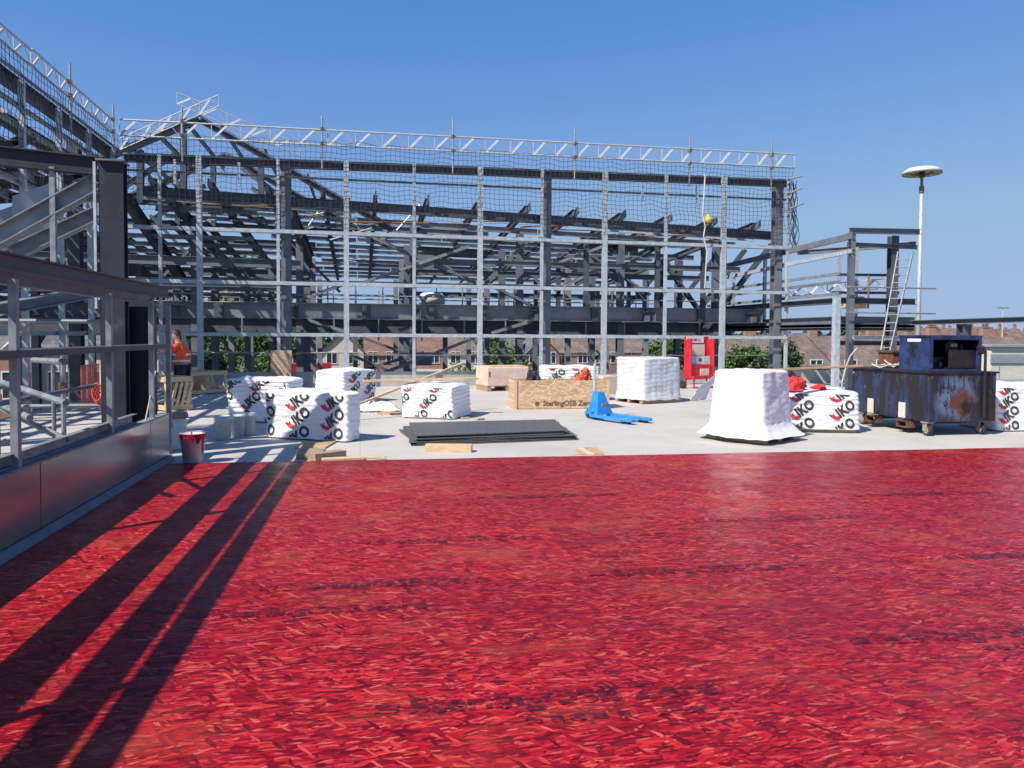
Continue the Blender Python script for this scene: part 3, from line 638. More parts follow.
tag(MB().lathe([(.02, .55), (.45, .5), (.58, .38), (.58, 0), (0, 0)], at(432, 303, 34)-V((0, 0, .05)), 16).obj('water_tank', M['white'], org=at(432, 303, 34), smooth=True), 'white round tank standing on the upper floor behind the grid', 'tank')

t = thing('roof_steelwork', 'open roof of dark rafters and pale purlins sloping away behind the net', 'roof frame', (4, 32, 5), 0, None, True)
def rz(Y): return 5.85-(Y-24.2)*.075
def rxz(x): return -.0325*(x+5.9)
mem(t, 'eaves_beam', (-6.2, 23.7, 5.78), (14.0, 23.7, 5.13), sec_I(.28, .16), M['steel_dark'])
k = 0
x = -6.0
while x < 14.1:
    e = rxz(x)
    mem(t, 'rafter', (x, 23.95, rz(23.6)+e+.22), (x, 40.5, rz(40.5)+e*.2), sec_I(.22, .14), M['steel_dark'])
    mem(t, 'rafter_end', (x, 23.45, rz(23.6)+e+.24), (x, 24.1, rz(23.6)+e+.12), sec_box(.24, .04), M['steel'])
    x += 1.62
rp_ = random.Random(21)
bays = [-6.6+1.62*i for i in range(13)]+[14.2]
for k in range(13):
    Y = 25.2+k*1.25+rp_.uniform(-.12, .12); i = 0
    while i < len(bays)-1:
        n_ = rp_.choice((2, 3, 4)); e_ = min(len(bays)-1, i+n_)
        if rp_.random() < .78:
            zz_ = lambda x_: rz(Y)+rxz(x_)*(1-(Y-24)/18)+.05
            mem(t, 'purlin', (bays[i], Y, zz_(bays[i])), (bays[e_]-.03, Y, zz_(bays[e_])), sec_C(rp_.choice((.14, .17, .2)), .07), M[rp_.choice(('galv_dull', 'galv', 'steel', 'galv_dull'))])
        i = e_
for k in range(26):
    x_ = rp_.uniform(-6, 13.5); Y = rp_.uniform(25, 36); z_ = rz(Y)+rxz(x_)*.5+rp_.uniform(-.5, .35)
    mem(t, 'loose_tube', (x_, Y, z_), (x_+rp_.uniform(.6, 2.6), Y+rp_.uniform(-1, 1), z_+rp_.uniform(-.5, .5)), sec_tube(.024, 6), M[rp_.choice(('tube', 'coupler', 'galv_dull', 'steel'))])
# some profiled decking already laid
for (x0, x1, y0, y1) in ((8.6, 12.0, 27.4, 29.4), (2.4, 5.2, 31, 33)):
    mb = MB(); n = int((y1-y0)/.14)
    for i in range(n):
        ya = y0+i*.14; zz = lambda Y, X: rz(Y)+rxz(X)*(1-(Y-24)/18)+.17
        h = .0 if i % 2 else .05
        mb.add([(x0, ya, zz(ya, x0)+h), (x1, ya, zz(ya, x1)+h), (x1, ya+.14, zz(ya+.14, x1)+h), (x0, ya+.14, zz(ya+.14, x0)+h),
                (x0, ya+.141, zz(ya+.14, x0)+.05-h), (x1, ya+.141, zz(ya+.14, x1)+.05-h)], [(0, 1, 2, 3), (3, 2, 5, 4)])
    mb.obj('roof_sheet', M['galv_dull'], t)
for (a, b) in (((520, 227), (610, 224)), ((250, 206), (330, 203)), ((350, 222), (470, 224)), ((640, 236), (770, 234)), ((190, 203), (255, 207))):
    mem(t, 'rail', at(*a, 25), at(*b, 25.3), sec_tube(.028, 6), M['coupler'])
for (a, b) in (((395, 232), (420, 205)), ((300, 238), (318, 212)), ((330, 240), (372, 228))):
    mem(t, 'rail', at(*a, 26), at(*b, 26), sec_tube(.025, 6), M['tube'])

# ------------------------------------------------ gable frames at the back left
t = thing('gable_steelwork', 'dark steel gable with pitched rafters behind the left part of the net', 'gable frame', (-4.8, 28, 5), 0, None, True)
for Y in (26.0, 31.0):
    ax, az = -5.1, 8.55
    L, Rr = (-9.0, 6.6), (1.1, 5.2)
    mem(t, 'rafter', (L[0], Y, L[1]), (ax, Y, az), sec_I(.17, .12), M['steel']); mem(t, 'rafter', (ax, Y, az), (Rr[0], Y, Rr[1]), sec_I(.17, .12), M['steel_dark'])
    mem(t, 'rafter_trim', (L[0], Y-.1, L[1]+.12), (ax, Y-.1, az+.12), sec_C(.06, .06), M['galv']); mem(t, 'rafter_trim', (ax, Y-.1, az+.12), (Rr[0], Y-.1, Rr[1]+.12), sec_C(.06, .06), M['galv'])
    mem(t, 'tie_beam', (-9.2, Y, 5.9), (-.3, Y, 5.75), sec_I(.22, .14), M['steel_dark'])
    for x, z in ((-5.6, 8.2), (-3.2, 7.3), (-6.9, 7.5)): mem(t, 'post', (x, Y, 5.8), (x, Y, z), sec_I(.2, .18), M['steel_dark'], (0, 1, 0))
    mem(t, 'strut', (-8.0, Y+.1, 5.9), (-5.9, Y+.1, 7.4), sec_I(.16, .12), M['steel']); mem(t, 'strut', (-2.2, Y+.1, 5.9), (-4.2, Y+.1, 7.4), sec_I(.16, .12), M['steel'])
for k in range(5):
    f = k/4.5
    mem(t, 'purlin', (-9+3.9*f, 25.9, 6.75+1.95*f), (-9+3.9*f, 33.2, 6.75+1.95*f), sec_C(.16, .06), M['galv_dull'])
    mem(t, 'purlin', (1.0-6.1*f, 25.9, 5.4+3.35*f), (1.0-6.1*f, 33.2, 5.4+3.35*f), sec_C(.16, .06), M['galv_dull'])
mb = MB()
for i in range(60):
    Ya = 27+i*.2; h_ = .05 if i % 2 else 0; zf = lambda Y: 5.0-(Y-27)*.055
    mb.add([(-22, Ya, zf(Ya)+h_), (-8.6, Ya, zf(Ya)+h_), (-8.6, Ya+.2, zf(Ya+.2)+h_), (-22, Ya+.2, zf(Ya+.2)+h_), (-8.6, Ya+.2, zf(Ya+.2)+.05-h_), (-22, Ya+.2, zf(Ya+.2)+.05-h_)], [(0, 1, 2, 3), (3, 2, 4, 5)])
mb.obj('roof_sheet', M['steel_dark'], t)
for k in range(8): mem(t, 'purlin', (-22, 27.2+k*1.6, 4.9-k*.085), (-3.6, 27.2+k*1.6, 4.9-k*.085), sec_C(.16, .07), M['galv_dull'])
for k in range(6): mem(t, 'rafter', (-9.4+k*1.1, 26.4, 5.25), (-9.4+k*1.1, 38, 4.5), sec_I(.2, .12), M['steel_dark'])
br2 = [((140, 300), (200, 240)), ((205, 245), (262, 300)), ((288, 240), (340, 292)), ((150, 215), (195, 262))]
for a_, b_ in br2: mem(t, 'brace', at(*a_, 29.5), at(*b_, 29.8), sec_I(.16, .1), M['steel'], (0, 1, 0))
for Y in (26.6, 31, 36): mem(t, 'beam', (-22, Y, 4.2), (-2, Y, 4.0), sec_I(.3, .18), M['steel'])
for Y in (26.2, 28.5, 33): mem(t, 'beam', (-22, Y, 3.25), (-2.5, Y, 3.25), sec_I(.16, .14), M['galv_dull'])
for x in (-16, -12.6, -10, -8.2, -6.8, -4.2, -3.3): mem(t, 'post', (x, 29+abs(x)*.2, GZ), (x, 29+abs(x)*.2, 4.4), sec_I(.22, .2), M['steel'], (0, 1, 0))
# cranked heavy beams under the gable
mem(t, 'knee_beam', at(126, 198, 25.6), at(196, 300, 31), sec_I(.42, .2), M['steel_dark'])
mem(t, 'knee_beam', at(160, 187, 25.2), at(215, 250, 30), sec_I(.34, .18), M['steel_dark'])
mem(t, 'knee_beam', at(292, 214, 25.4), at(312, 262, 30), sec_I(.5, .2), M['steel_dark'])
mem(t, 'knee_beam', at(225, 196, 25.4), at(268, 226, 30), sec_I(.3, .18), M['steel_dark'])
Y = 25.8
for a, b, lab, dp in (((120, 150), (219, 106), 'lattice rail climbing the left slope of the gable', .36), ((177, 104), (300, 156), 'lattice rail falling down the right slope of the gable, crossing at the peak', .38)):
    pa, pb = at(*a, Y), at(*b, Y)
    lattice(lab, pa, pb, dp, 5, 'gable lattice rails', .017); Y += .8

# ================================================================== LEFT WING
t = thing('steelwork', 'left wing steelwork with stacked dark eaves beams running to the inner corner', 'steel frame', (-6.9, 18, 0), 0, None, True)
XW = -6.75
mem(t, 'eaves_beam', (XW-.16, 9, 6.68), (XW-.16, 23.4, 6.68), sec_I(.26, .2), M['steel_dark'])
mem(t, 'eaves_trim', (XW, 9, 6.84), (XW, 23.4, 6.84), sec_C(.05, .05), M['galv'])
for z in (6.18, 5.78): mem(t, 'rail', (XW, 9, z), (XW, 23.3, z), sec_C(.09, .07), M['galv'])
mem(t, 'beam', (XW-.35, 9, 5.95), (XW-.35, 23.3, 5.95), sec_I(.24, .18), M['steel_dark'])
for z in (4.64, 3.12, 1.60): mem(t, 'rail', (XW, 9, z), (XW, 23.0, z), sec_C(.1, .1), M['galv'])
for y in (11.2, 13.1, 15.0, 16.9, 18.8, 20.7, 22.6): mem(t, 'mullion', (XW+.06, y, -.3), (XW+.06, y, 6.7), sec_C(.12, .1), M['galv'], (0, 1, 0))
for y in (10.5, 16.0, 21.2): mem(t, 'column', (XW-.45, y, LZ), (XW-.45, y, 6.55), sec_I(.3, .28, .014, .02), M['steel_dark'], (0, 1, 0))
for y in (12.5, 14.2, 15.9, 17.6, 19.3, 21.0, 22.7):
    mem(t, 'rafter', (XW-.2, y, 5.55), (XW-8, y, 4.6), sec_I(.24, .14), M['steel_dark']); mem(t, 'rafter_end', (XW+.02, y, 5.75), (XW-.4, y, 5.58), sec_I(.2, .12), M['steel'])
for x in (-8, -9.3, -10.6, -12, -13.4): mem(t, 'purlin', (x, 9, 5.5+(x+6.9)*.12+.1), (x, 24, 5.5+(x+6.9)*.12+.1), sec_C(.2, .07), M['galv'])
for x in (-8.5, -11, -14): mem(t, 'floor_beam', (x, 9, 2.3), (x, 24, 2.3), sec_I(.4, .2), M['steel'])
for y in (12, 15, 18, 21): mem(t, 'floor_beam', (XW, y, 2.2), (-16, y, 2.2), sec_I(.4, .2), M['steel_dark'])
for y in (11.4, 12.6, 13.4, 14.6, 15.6, 17.6): mem(t, 'post', (XW-1.2-(y*7 % 3), y, LZ), (XW-1.2-(y*7 % 3), y, 2.1), sec_C(.12, .12), M['galv'], (0, 1, 0))
for y, z in ((11.8, 1.1), (13.8, .2), (16, -.8), (12.8, -1.6)): mem(t, 'rail', (XW, y, z), (-15, y, z), sec_C(.12, .08), M['galv_dull'])
for (ya, za, yb, zb) in ((12, -1.5, 15, 1.8), (15.2, 1.8, 18, -1.5)): mem(t, 'brace', (XW-1.5, ya, za), (XW-1.5, yb, zb), sec_box(.12, .04), M['steel'])
for x in (-10, -13.5):
    for y in (12, 16.5, 21): mem(t, 'column', (x, y, LZ), (x, y, 5.0), sec_I(.25, .25), M['steel'], (0, 1, 0))
for y, z in ((14.5, 6.55), (15.2, 5.75)):   # pale channel ends stacked at the picture edge
    MB().box((XW-.2, y+.9, z+.1), (.7, .14, .09)).obj('bracket', M['galv'], t)
for a, b in (((0, 124), (65, 166)), ((5, 100), (120, 170))): mem(t, 'rail', atX(*a, -7.0), atX(*b, -7.0), sec_tube(.02, 6), M['tube'])
mb = MB()
for i in range(50):
    xa = -7.4-i*.14; h = .05 if i % 2 else 0
    mb.add([(xa, 14, 5.6+(xa+6.9)*.12+.2+h), (xa-.14, 14, 5.6+(xa-.14+6.9)*.12+.2+h), (xa-.14, 24, 5.6+(xa-.14+6.9)*.12+.2+h), (xa, 24, 5.6+(xa+6.9)*.12+.2+h)], [(0, 1, 2, 3)])
mb.obj('roof_sheet', M['galv_dull'], t)

# ================================================================== RIGHT WING
t = thing('steelwork', 'small open steel frame right of the main grid, ladder against it', 'steel frame', (15, 21, 0), 0, None, True)
XR = 14.25
for z0, s in ((4.62, sec_C(.18, .1)), (4.17, sec_C(.12, .1))):
    mem(t, 'beam', (XR, 19.6, z0), (XR, 27.5, z0-.2), s, M['galv'] if z0 < 4.5 else M['steel'])
mem(t, 'beam', (XR-.05, 19.75, 4.78), (16.6, 19.75, 4.82), sec_I(.16, .14), M['steel'])
mem(t, 'beam', (XR-.05, 19.8, 4.38), (16.6, 19.8, 4.36), sec_C(.12, .1), M['steel'])
mem(t, 'beam', (XR, 22.5, 4.42), (16.6, 19.9, 4.48), sec_I(.14, .12), M['steel'])
mem(t, 'post', (XR+.02, 19.72, -.1), (XR+.02, 19.72, 4.72), sec_C(.16, .16), M['steel'], (0, 1, 0))
mem(t, 'column', (15.85, 19.95, GZ), (15.85, 19.95, 4.7), sec_I(.22, .24, .014, .02), M['steel_dark'], (0, 1, 0))
for x, y in ((XR, 24.5), (XR, 26.8), (15.3, 20.9), (16.2, 23)): mem(t, 'post', (x, y, 1.7), (x, y, 4.5), sec_C(.1, .1), M['galv'], (0, 1, 0))
p = at(836, 330, 19.0); mem(t, 'post', (p.x, 19.0, -.1), (p.x, 19.0, 2.75), sec_C(.16, .16), M['galv'], (1, 0, 0))
mem(t, 'rail', (13.9, 19.05, 1.62), (16.2, 19.05, 1.62), sec_C(.1, .08), M['galv'])
for z, m in ((3.55, 'galv_dull'), (3.30, 'steel'), (2.95, 'galv_dull')): mem(t, 'rail', (XR, 20.2, z), (XR, 29, z-.05), sec_C(.09, .07), M[m])
for z in (3.55, 3.0): mem(t, 'rail', (XR, 20.6, z), (16.4, 20.3, z), sec_C(.08, .06), M['steel'])
for z, d, m in ((2.72, .18, 'steel_dark'), (2.08, .34, 'steel'), (1.93, .2, 'steel_dark')):
    mem(t, 'floor_beam', (XR-.2, 20.0, z), (16.7, 20.0, z), sec_I(d, .2), M[m])
    mem(t, 'floor_beam', (XR-.1, 20, z), (XR-.1, 30, z), sec_I(d, .2), M[m])
mem(t, 'beam', (XR-.2, 20.05, 1.45), (16.3, 20.05, 1.45), sec_I(.14, .2), M['steel_dark'])
for z in (3.1, 2.35): MB().tube((XR-.3, 19.5, z), (17.0, 19.5, z), .024, 8).obj('guard_tube', M['tube'], t)
lattice('short lattice rail on the small right frame beside the ladder', (XR-.1, 23.5, 3.0), (15.75, 20.2, 3.12), .30, 6, 'aluminium lattice rails', .014)
tag(MB().box((14.75, 20.2, 2.62), (.55, .4, .24)).box((14.85, 20.2, 2.8), (.3, .25, .12)).obj('timber_bundle', M['wood'], org=(14.8, 20.2, 2.5)), 'small bundle of timber on the small right frame beside its post', 'timber')
tag(MB().tube((15.15, 20.1, 2.5), (15.15, 20.1, 3.5), .03).tube((15.1, 20.1, 3.0), (15.25, 20.1, 3.4), .02).obj('prop', M['coupler'], org=(15.15, 20.1, 2.5)), 'rusty upright prop on the small right frame left of the ladder', 'prop')
# ladder
t = thing('ladder', 'aluminium ladder leaning against the small right frame behind the navy boiler', 'ladder', (15, 19, 0), 0, None, True)
a0, a1 = at(880, 356, 18.6), at(898, 252, 19.7); b0, b1 = at(889, 356, 18.6), at(913, 252, 19.7)
MB().ext(a0, a1, sec_box(.06, .03)).obj('stile', M['galv_dull'], t); MB().ext(b0, b1, sec_box(.06, .03)).obj('stile', M['galv_dull'], t)
for k in range(1, 13): MB().tube(a0.lerp(a1, k/13), b0.lerp(b1, k/13), .016, 6).obj('rung', M['alu'], t)
# steel beam on a stub column, far right
t = thing('steel_beam', 'long grey beam carried on a dark stub column behind the boiler at the right', 'beam', (16.3, 17.7, 0), 0, None, True)
mem(t, 'beam', (16.3, 19.6, 2.07), (16.3, 8, 2.13), sec_I(.14, .3), M['steel'])
mem(t, 'column', (16.35, 17.7, 0), (16.35, 17.7, 2.0), sec_I(.26, .26, .014, .02), M['steel_dark'], (0, 1, 0))

# ================================================================== WRAPPED PACKS OF INSULATION BOARDS
def pack_fn(a, b, h, seed, rip=.014):
    def fn(p):
        x, y, z = p
        sx, sy = max(-1, min(1, x/a)), max(-1, min(1, y/b)); sz = max(0, min(1, z/h))
        n = V((abs(sx)**9*(1 if sx > 0 else -1), abs(sy)**9*(1 if sy > 0 else -1), max(0, sz)**12*.8))
        L = n.length
        dsp = V((0, 0, 0))
        if L > 1e-4:
            nn = n.normalized()
            amp = min(1, L*2)
            lay = rip*math.sin(z*2*math.pi/.085+4*noise.noise((x*1.5, y*1.5, seed)))*(1-.7*sz**12)
            big = .035*noise.noise((x*2.2+seed, y*2.2, z*2.2)); fin = .014*noise.noise((x*7+seed, y*7, z*11+seed))
            dsp = nn*(amp*(lay+big+fin))
        cr = (abs(sx)**6)*(abs(sy)**6)                      # soft vertical corners
        tp = (sz**8)*max(abs(sx)**6, abs(sy)**6)             # soft top edges
        q = V((x*(1-.06*cr), y*(1-.06*cr), z-.05*tp)) + dsp
        q.x += .02*seed_sign(seed)*math.sin(sz*2.2); return q
    return fn
def seed_sign(s): return 1 if int(s*7) % 2 else -1
def grid_box(a, b, h, fn, n=34, m=30):
    mb = MB()
    def face(f, nu, nv):
        vs = [fn(f(i/nu, j/nv)) for j in range(nv+1) for i in range(nu+1)]
        mb.add(vs, [(j*(nu+1)+i, j*(nu+1)+i+1, (j+1)*(nu+1)+i+1, (j+1)*(nu+1)+i) for j in range(nv) for i in range(nu)])
    k = m*2
    face(lambda u, v: (-a+2*a*u, -b, h*v), n, k); face(lambda u, v: (a-2*a*u, b, h*v), n, k)
    face(lambda u, v: (a, -b+2*b*u, h*v), n, k); face(lambda u, v: (-a, b-2*b*u, h*v), n, k)
    face(lambda u, v: (-a+2*a*u, -b+2*b*v, h), n, n); face(lambda u, v: (-a+2*a*u, b-2*b*v, 0), n, n)
    return mb
def weld(o, d=.0005):
    bm = bmesh.new(); bm.from_mesh(o.data); bmesh.ops.remove_doubles(bm, verts=bm.verts, dist=d)
    bmesh.ops.recalc_face_normals(bm, faces=bm.faces); bm.to_mesh(o.data); bm.free()
LOGO_V, LOGO_F = text_verts('IKO', .235, .010); LOGO_V = [V((v.x*.84, v.y, 0)) for v in LOGO_V]
SMALL_V, SMALL_F = [], []
# bird-like red tick that leads into the first letter
MARK = [(-.125, .125), (-.105, .045), (-.065, -.015), (-.015, -.035), (.012, -.01), (-.012, .03), (-.035, .035), (-.047, .07), (-.035, .12), (-.07, .09), (-.088, .125)]
def clip(bmx, planes):
    for co, no in planes:
        bmesh.ops.bisect_plane(bmx, geom=bmx.verts[:]+bmx.edges[:]+bmx.faces[:], plane_co=co, plane_no=no, clear_outer=True)
def face_print(root, fn, a, b, h, side, spots, ang, size, small=None):
    """lettering that follows the wrinkled film; side 0 = front (-y), 1 = right (+x), 2 = left (-x)"""
    W = a if side == 0 else b
    jobs = [(w_, [sp]) for sp in spots for w_ in ('black', 'red')]+[('small', [sp]) for sp in (small or [])]
    for which, spots1 in jobs:
        bm = bmesh.new()
        for (u, w) in (spots1 if which != 'small' else []):
            vs, fs = (LOGO_V, LOGO_F) if which == 'black' else ([V((x+.0, y+.02, 0)) for x, y in MARK], [tuple(range(len(MARK)))])
            c, s = math.cos(ang), math.sin(ang)
            bv = [bm.verts.new((u+(v.x*c-v.y*s)*size, w+(v.x*s+v.y*c)*size, 0)) for v in vs]
            for f in fs:
                try: bm.faces.new([bv[i] for i in f])
                except Exception: pass
        if which == 'small':
            for (u, w) in spots1:
                bv = [bm.verts.new((u+v.x, w+v.y, 0)) for v in SMALL_V]
                for f in SMALL_F:
                    try: bm.faces.new([bv[i] for i in f])
                    except Exception: pass
        clip(bm, [(V((W*.97, 0, 0)), V((1, 0, 0))), (V((-W*.97, 0, 0)), V((-1, 0, 0))), (V((0, h*.97, 0)), V((0, 1, 0))), (V((0, .02, 0)), V((0, -1, 0)))])
        bmesh.ops.triangulate(bm, faces=bm.faces[:])
        for _ in range(2):
            es = [e for e in bm.edges if e.calc_length() > .045]
            if es: bmesh.ops.subdivide_edges(bm, edges=es, cuts=1); bmesh.ops.triangulate(bm, faces=bm.faces[:])
        if not bm.faces: bm.free(); continue
        for v in bm.verts:
            u, w = v.co.x, v.co.y
            if side == 0: v.co = fn((u, -b, w))+V((0, -.011, 0))
            elif side == 1: v.co = fn((a, u, w))+V((.011, 0, 0))
            else: v.co = fn((-a, -u, w))+V((-.011, 0, 0))
        me = bpy.data.meshes.new('printed_logo'); bm.to_mesh(me); bm.free()
        me.materials.append(M['red_print'] if which == 'red' else M['black_print'])
        o = bpy.data.objects.new('printed_emblem' if which == 'red' else 'printed_lettering', me); COL.objects.link(o); o.parent = root
def logo_grid(W, h, du, dw, off, lean=0):
    sp = []; j = 0; w = -.1
    while w < h+.05:
        u = -W-.35+((j*lean) % du)+off
        while u < W: sp.append((u, w)); u += du
        w += dw; j += 1
    return sp
def pallet(root, a, b, m='wood_dark', z0=0):
    for y in (-b*.85, 0, b*.85): MB().box((0, y, z0+.045), (2*a, .1, .07)).obj('pallet_runner', M[m], root)
    for k in range(5): MB().box((-a+.06+k*(2*a-.12)/4, 0, z0+.095), (.1, 2*b, .02)).obj('pallet_board', M[m], root)
def pack(label, corner_l, corner_r, depth, h, seed, faces=(0,), rip=.008, du=.52, dw=.235, size=1.0, ang=R(36), lift=.02, off=0., small=None, lean=0.0):
    cl, cr = V((*corner_l, 0)), V((*corner_r, 0)); e = cr-cl; a = e.length/2; rz_ = math.atan2(e.y, e.x); b = depth/2
    nrm = V((-e.y, e.x, 0)).normalized(); c = (cl+cr)/2+nrm*b
    root = thing('wrapped_pack', label, 'wrapped pack', (c.x, c.y, lift), rz_, 'printed film packs of insulation boards')
    fn = pack_fn(a, b, h, seed, rip)
    o = grid_box(a, b, h, fn).obj('film', M['film'], root, smooth=True); weld(o)
    for s in faces: face_print(root, fn, a, b, h, s, logo_grid(a if s == 0 else b, h, du, dw, off, lean), ang, size, small if s == 0 else None)
    # skids under the pack
    if lift > .03:
        for y in (-b*.7, b*.7): MB().box((0, y, -lift/2), (2*a*.9, .12, lift-.004)).obj('skid', M['wood_dark'], root)
    return root
g = lambda x, y: (G(x, y).x, G(x, y).y)
pack('white printed pack standing foremost, half in shade, right of the milky buckets', g(263, 438), g(347, 443), .42, .74, 1.3, (0,), .002, .62, .285, .98, off=.30)
pack('white printed pack with a wrinkled side, behind the foremost pack and beside the leaning plywood', g(226, 421), g(289, 424), .5, .80, 2.7, (0,), .009, .62, .34, 1.0, off=.05, lean=.2)
pack('white printed pack turned corner-on behind the planks, left of the crossed planks', g(343, 405), g(377, 401), .9, .78, 3.1, (0,), .006, .58, .30, 1.0, off=.1)
tpd = pack('white printed pack carrying two crossed timber planks', g(400, 418), g(454, 420), 1.15, .64, 4.6, (0,), .006, .56, .31, .85, off=.15, lean=.2)
pack('white printed pack with red webbing on top, left of the navy boiler', (6.72, 11.45), (8.22, 10.98), .9, .66, 5.2, (0,), .004, .66, .30, .98, off=.25, lift=.06)
pack('white printed pack at the right picture edge behind the boiler wheels', (10.72, 10.85), (12.0, 10.75), 1.0, .80, 6.4, (0,), .004, .9, .25, .9, off=.56)
pack('low white printed pack lying behind the strand board crate', (4.35, 17.7), (5.75, 17.5), .8, .86, 7.9, (0,), .008, .56, .30, 1.0, off=.1)

# white blocks wrapped in plain film
def wrapped(label, center, a, b, h, rz_, seed, taper, skirt, mname, stripes=0):
    root = thing('wrapped_pallet', label, 'wrapped pallet', (center[0], center[1], 0), rz_, 'plain white wrapped pallets')
    mb = MB(); nz = 40; ns = 18
    ring = []
    for (p, q) in (((-1, -1), (1, -1)), ((1, -1), (1, 1)), ((1, 1), (-1, 1)), ((-1, 1), (-1, -1))):
        for i in range(ns): ring.append((p[0]+(q[0]-p[0])*i/ns, p[1]+(q[1]-p[1])*i/ns))
    nr = len(ring); vs = []
    for j in range(nz+1):
        f = j/nz; z = .09+(h-.09)*f
        s = 1-taper*f; sk_ = skirt*max(0, 1-f/.22)**1.6
        for i, (u, v) in enumerate(ring):
            r = max(abs(u), abs(v)); L = math.hypot(u, v)
            cr = (abs(u)**8*abs(v)**8)
            k = s*(1-.05*cr)
            x, y = u*a*k, v*b*k
            d_ = V((u, v, 0)).normalized()
            wr = .016*noise.noise((u*3+seed, v*3, z*5))+.010*noise.noise((u*7, v*7+seed, z*2.2+seed))+.008*math.sin(z*60+6*noise.noise((u*2, v*2, seed)))*.4
            if stripes: wr += .018*abs(math.sin(stripes*(u if abs(v) > .99 else v)*math.pi/2))-.01
            out = sk_*(1+.45*noise.noise((u*2.5+seed*3, v*2.5, 1.7)))+wr
            zz = z+(.03*noise.noise((u*3, v*3, seed)) if j == 0 else 0)-(.05*noise.noise((u*2.4, v*2.4, seed+4)) if sk_ > .01 else 0)*0
            vs.append(V((x, y, zz))+d_*out)
    fs = [(j*nr+i, j*nr+(i+1) % nr, (j+1)*nr+(i+1) % nr, (j+1)*nr+i) for j in range(nz) for i in range(nr)]
    # top cap: shrink rings with wrinkles
    base = nz*nr
    for k in range(1, 8):
        f = 1-k/8
        for i, (u, v) in enumerate(ring):
            s = (1-taper)*f
            vs.append(V((u*a*s, v*b*s, h+.018+.022*noise.noise((u*f*4+seed, v*f*4, 2))+.012*(1-f))))
        fs += [(base+(k-1)*nr+i, base+(k-1)*nr+(i+1) % nr, base+k*nr+(i+1) % nr, base+k*nr+i) for i in range(nr)]
    fs.append(tuple(base+7*nr+i for i in range(nr)))
    mb.add(vs, fs); mb.obj('film', M[mname], root, smooth=True)
    pallet(root, a*1.02, b*1.02)
    return root
wrapped('tall white shrink wrapped pallet with a flared skirt, left of the pack with red webbing', (6.03, 10.72), .49, .49, 1.07, R(-58), 2.2, .15, .17, 'shrink')
wrapped('white striped wrapped pallet standing behind the blue pallet truck', (6.95, 17.3), .60, .52, 1.08, R(20), 5.5, .0, .03, 'film_grey', 7)
# torn flap of film beside the tall pallet
p = G(699, 402); fl = MB(); n = 10
vs = []
for j in range(n+1):
    for i in range(n+1):
        u, v = i/n, j/n
        vs.append(p+V((.55*u-.25*(1-v), .25*u+.04*noise.noise((u*4, v*4, 1)), .04+.62*v*(.55+.45*u)+.05*noise.noise((u*3, v*5, 4)))))
fl.add(vs, [(j*(n+1)+i, j*(n+1)+i+1, (j+1)*(n+1)+i+1, (j+1)*(n+1)+i) for j in range(n) for i in range(n)])
o = fl.obj('film_flap', M['film_grey'], org=p, smooth=True); tag(o, 'loose flap of film hanging behind the tall white pallet', 'film')
sd = o.modifiers.new('thick', 'SOLIDIFY'); sd.thickness = .004
# crumpled film on the deck
p = G(374, 411); fl = MB(); vs = []; n = 26
for j in range(n+1):
    for i in range(n+1):
        u, v = i/n-.5, j/n-.5; r = max(0, 1-4*(u*u+v*v))
        vs.append(p+V((1.0*u*(1+.2*noise.noise((v*4, 1, u))), .6*v, .03+.20*r**.7*(.55+.9*abs(noise.noise((u*6, v*6, 2))))+.03*noise.noise((u*14, v*14, 5)))))
fl.add(vs, [(j*(n+1)+i, j*(n+1)+i+1, (j+1)*(n+1)+i+1, (j+1)*(n+1)+i) for j in range(n) for i in range(n)])
o = fl.obj('crumpled_film', M['film'], org=p, smooth=True); tag(o, 'crumpled sheet of white printed film on the deck left of the planked pack', 'film'); sd = o.modifiers.new('thick', 'SOLIDIFY'); sd.thickness = .006
for dx, dy, m in ((-.12, -.1, 'red_print'), (.02, .02, 'red_print')):
    MB().box((dx, dy, .25), (.14, .05, .006), .4, .2).obj('printed_emblem', M[m], o)
for k, (px, py, rz_, sx) in enumerate(((360, 404, .3, .5), (390, 414, -.5, .42))):
    q = G(px, py); tag(MB().box((0, 0, .02), (sx, .3, .035), rz_).obj('cardboard_piece', M['ply'], org=(0, 0, 0)), ('torn card behind the crumpled film', 'torn card right of the crumpled film')[k], 'cardboard', 'torn card by the crumpled film').location = (q.x, q.y, .0)

# ================================================================== TIMBER, BOARDS, CRATES
def plank(label, p, q, w, h, m='wood', cat='plank', group='loose planks'):
    p, q = V(p), V(q); return tag(MB().ext(p, q, sec_box(h, w)).obj('timber_plank', M[m], org=(p+q)/2, bevel=.004), label, cat, group)
pl1a, pl1b = at(363, 383, 14.75), at(478, 378, 14.95); plank('long pale plank lying level across the planked pack', (pl1a.x, pl1a.y, .705), (pl1b.x, pl1b.y, .735), .10, .045)
pa, pb = at(350, 403, 14.2), at(463, 367, 15.6); plank('plank slanting up across the planked pack with its low end on the deck', (pa.x, pa.y, .25), (pb.x, pb.y, 1.02), .06, .04)
pa, pb = at(768, 371, 10.9), at(862, 366, 11.3); plank('thin orange batten sticking out from the top of the tall white pallet', pa-V((.5, 0, 0)), pb, .07, .035, 'ply')
q = G(450, 452); ob = plank('short timber offcut with handwritten figures in front of the black sheets', q+V((-.32, .13, .05)), q+V((.30, -.03, .05)), .16, .10)
vs, fs = text_verts('16.77m', .085, .004); mm = Matrix.Translation((-.27, .045, -.034)) @ Matrix.Rotation(math.atan2(-.16, .62), 4, 'Z') @ Matrix.Rotation(R(90), 4, 'X')
mm = Matrix.Translation(V((-.30, .125-.08, -.03))) @ Matrix.Rotation(math.atan2(-.16, .62), 4, 'Z') @ Matrix.Rotation(R(90), 4, 'X')
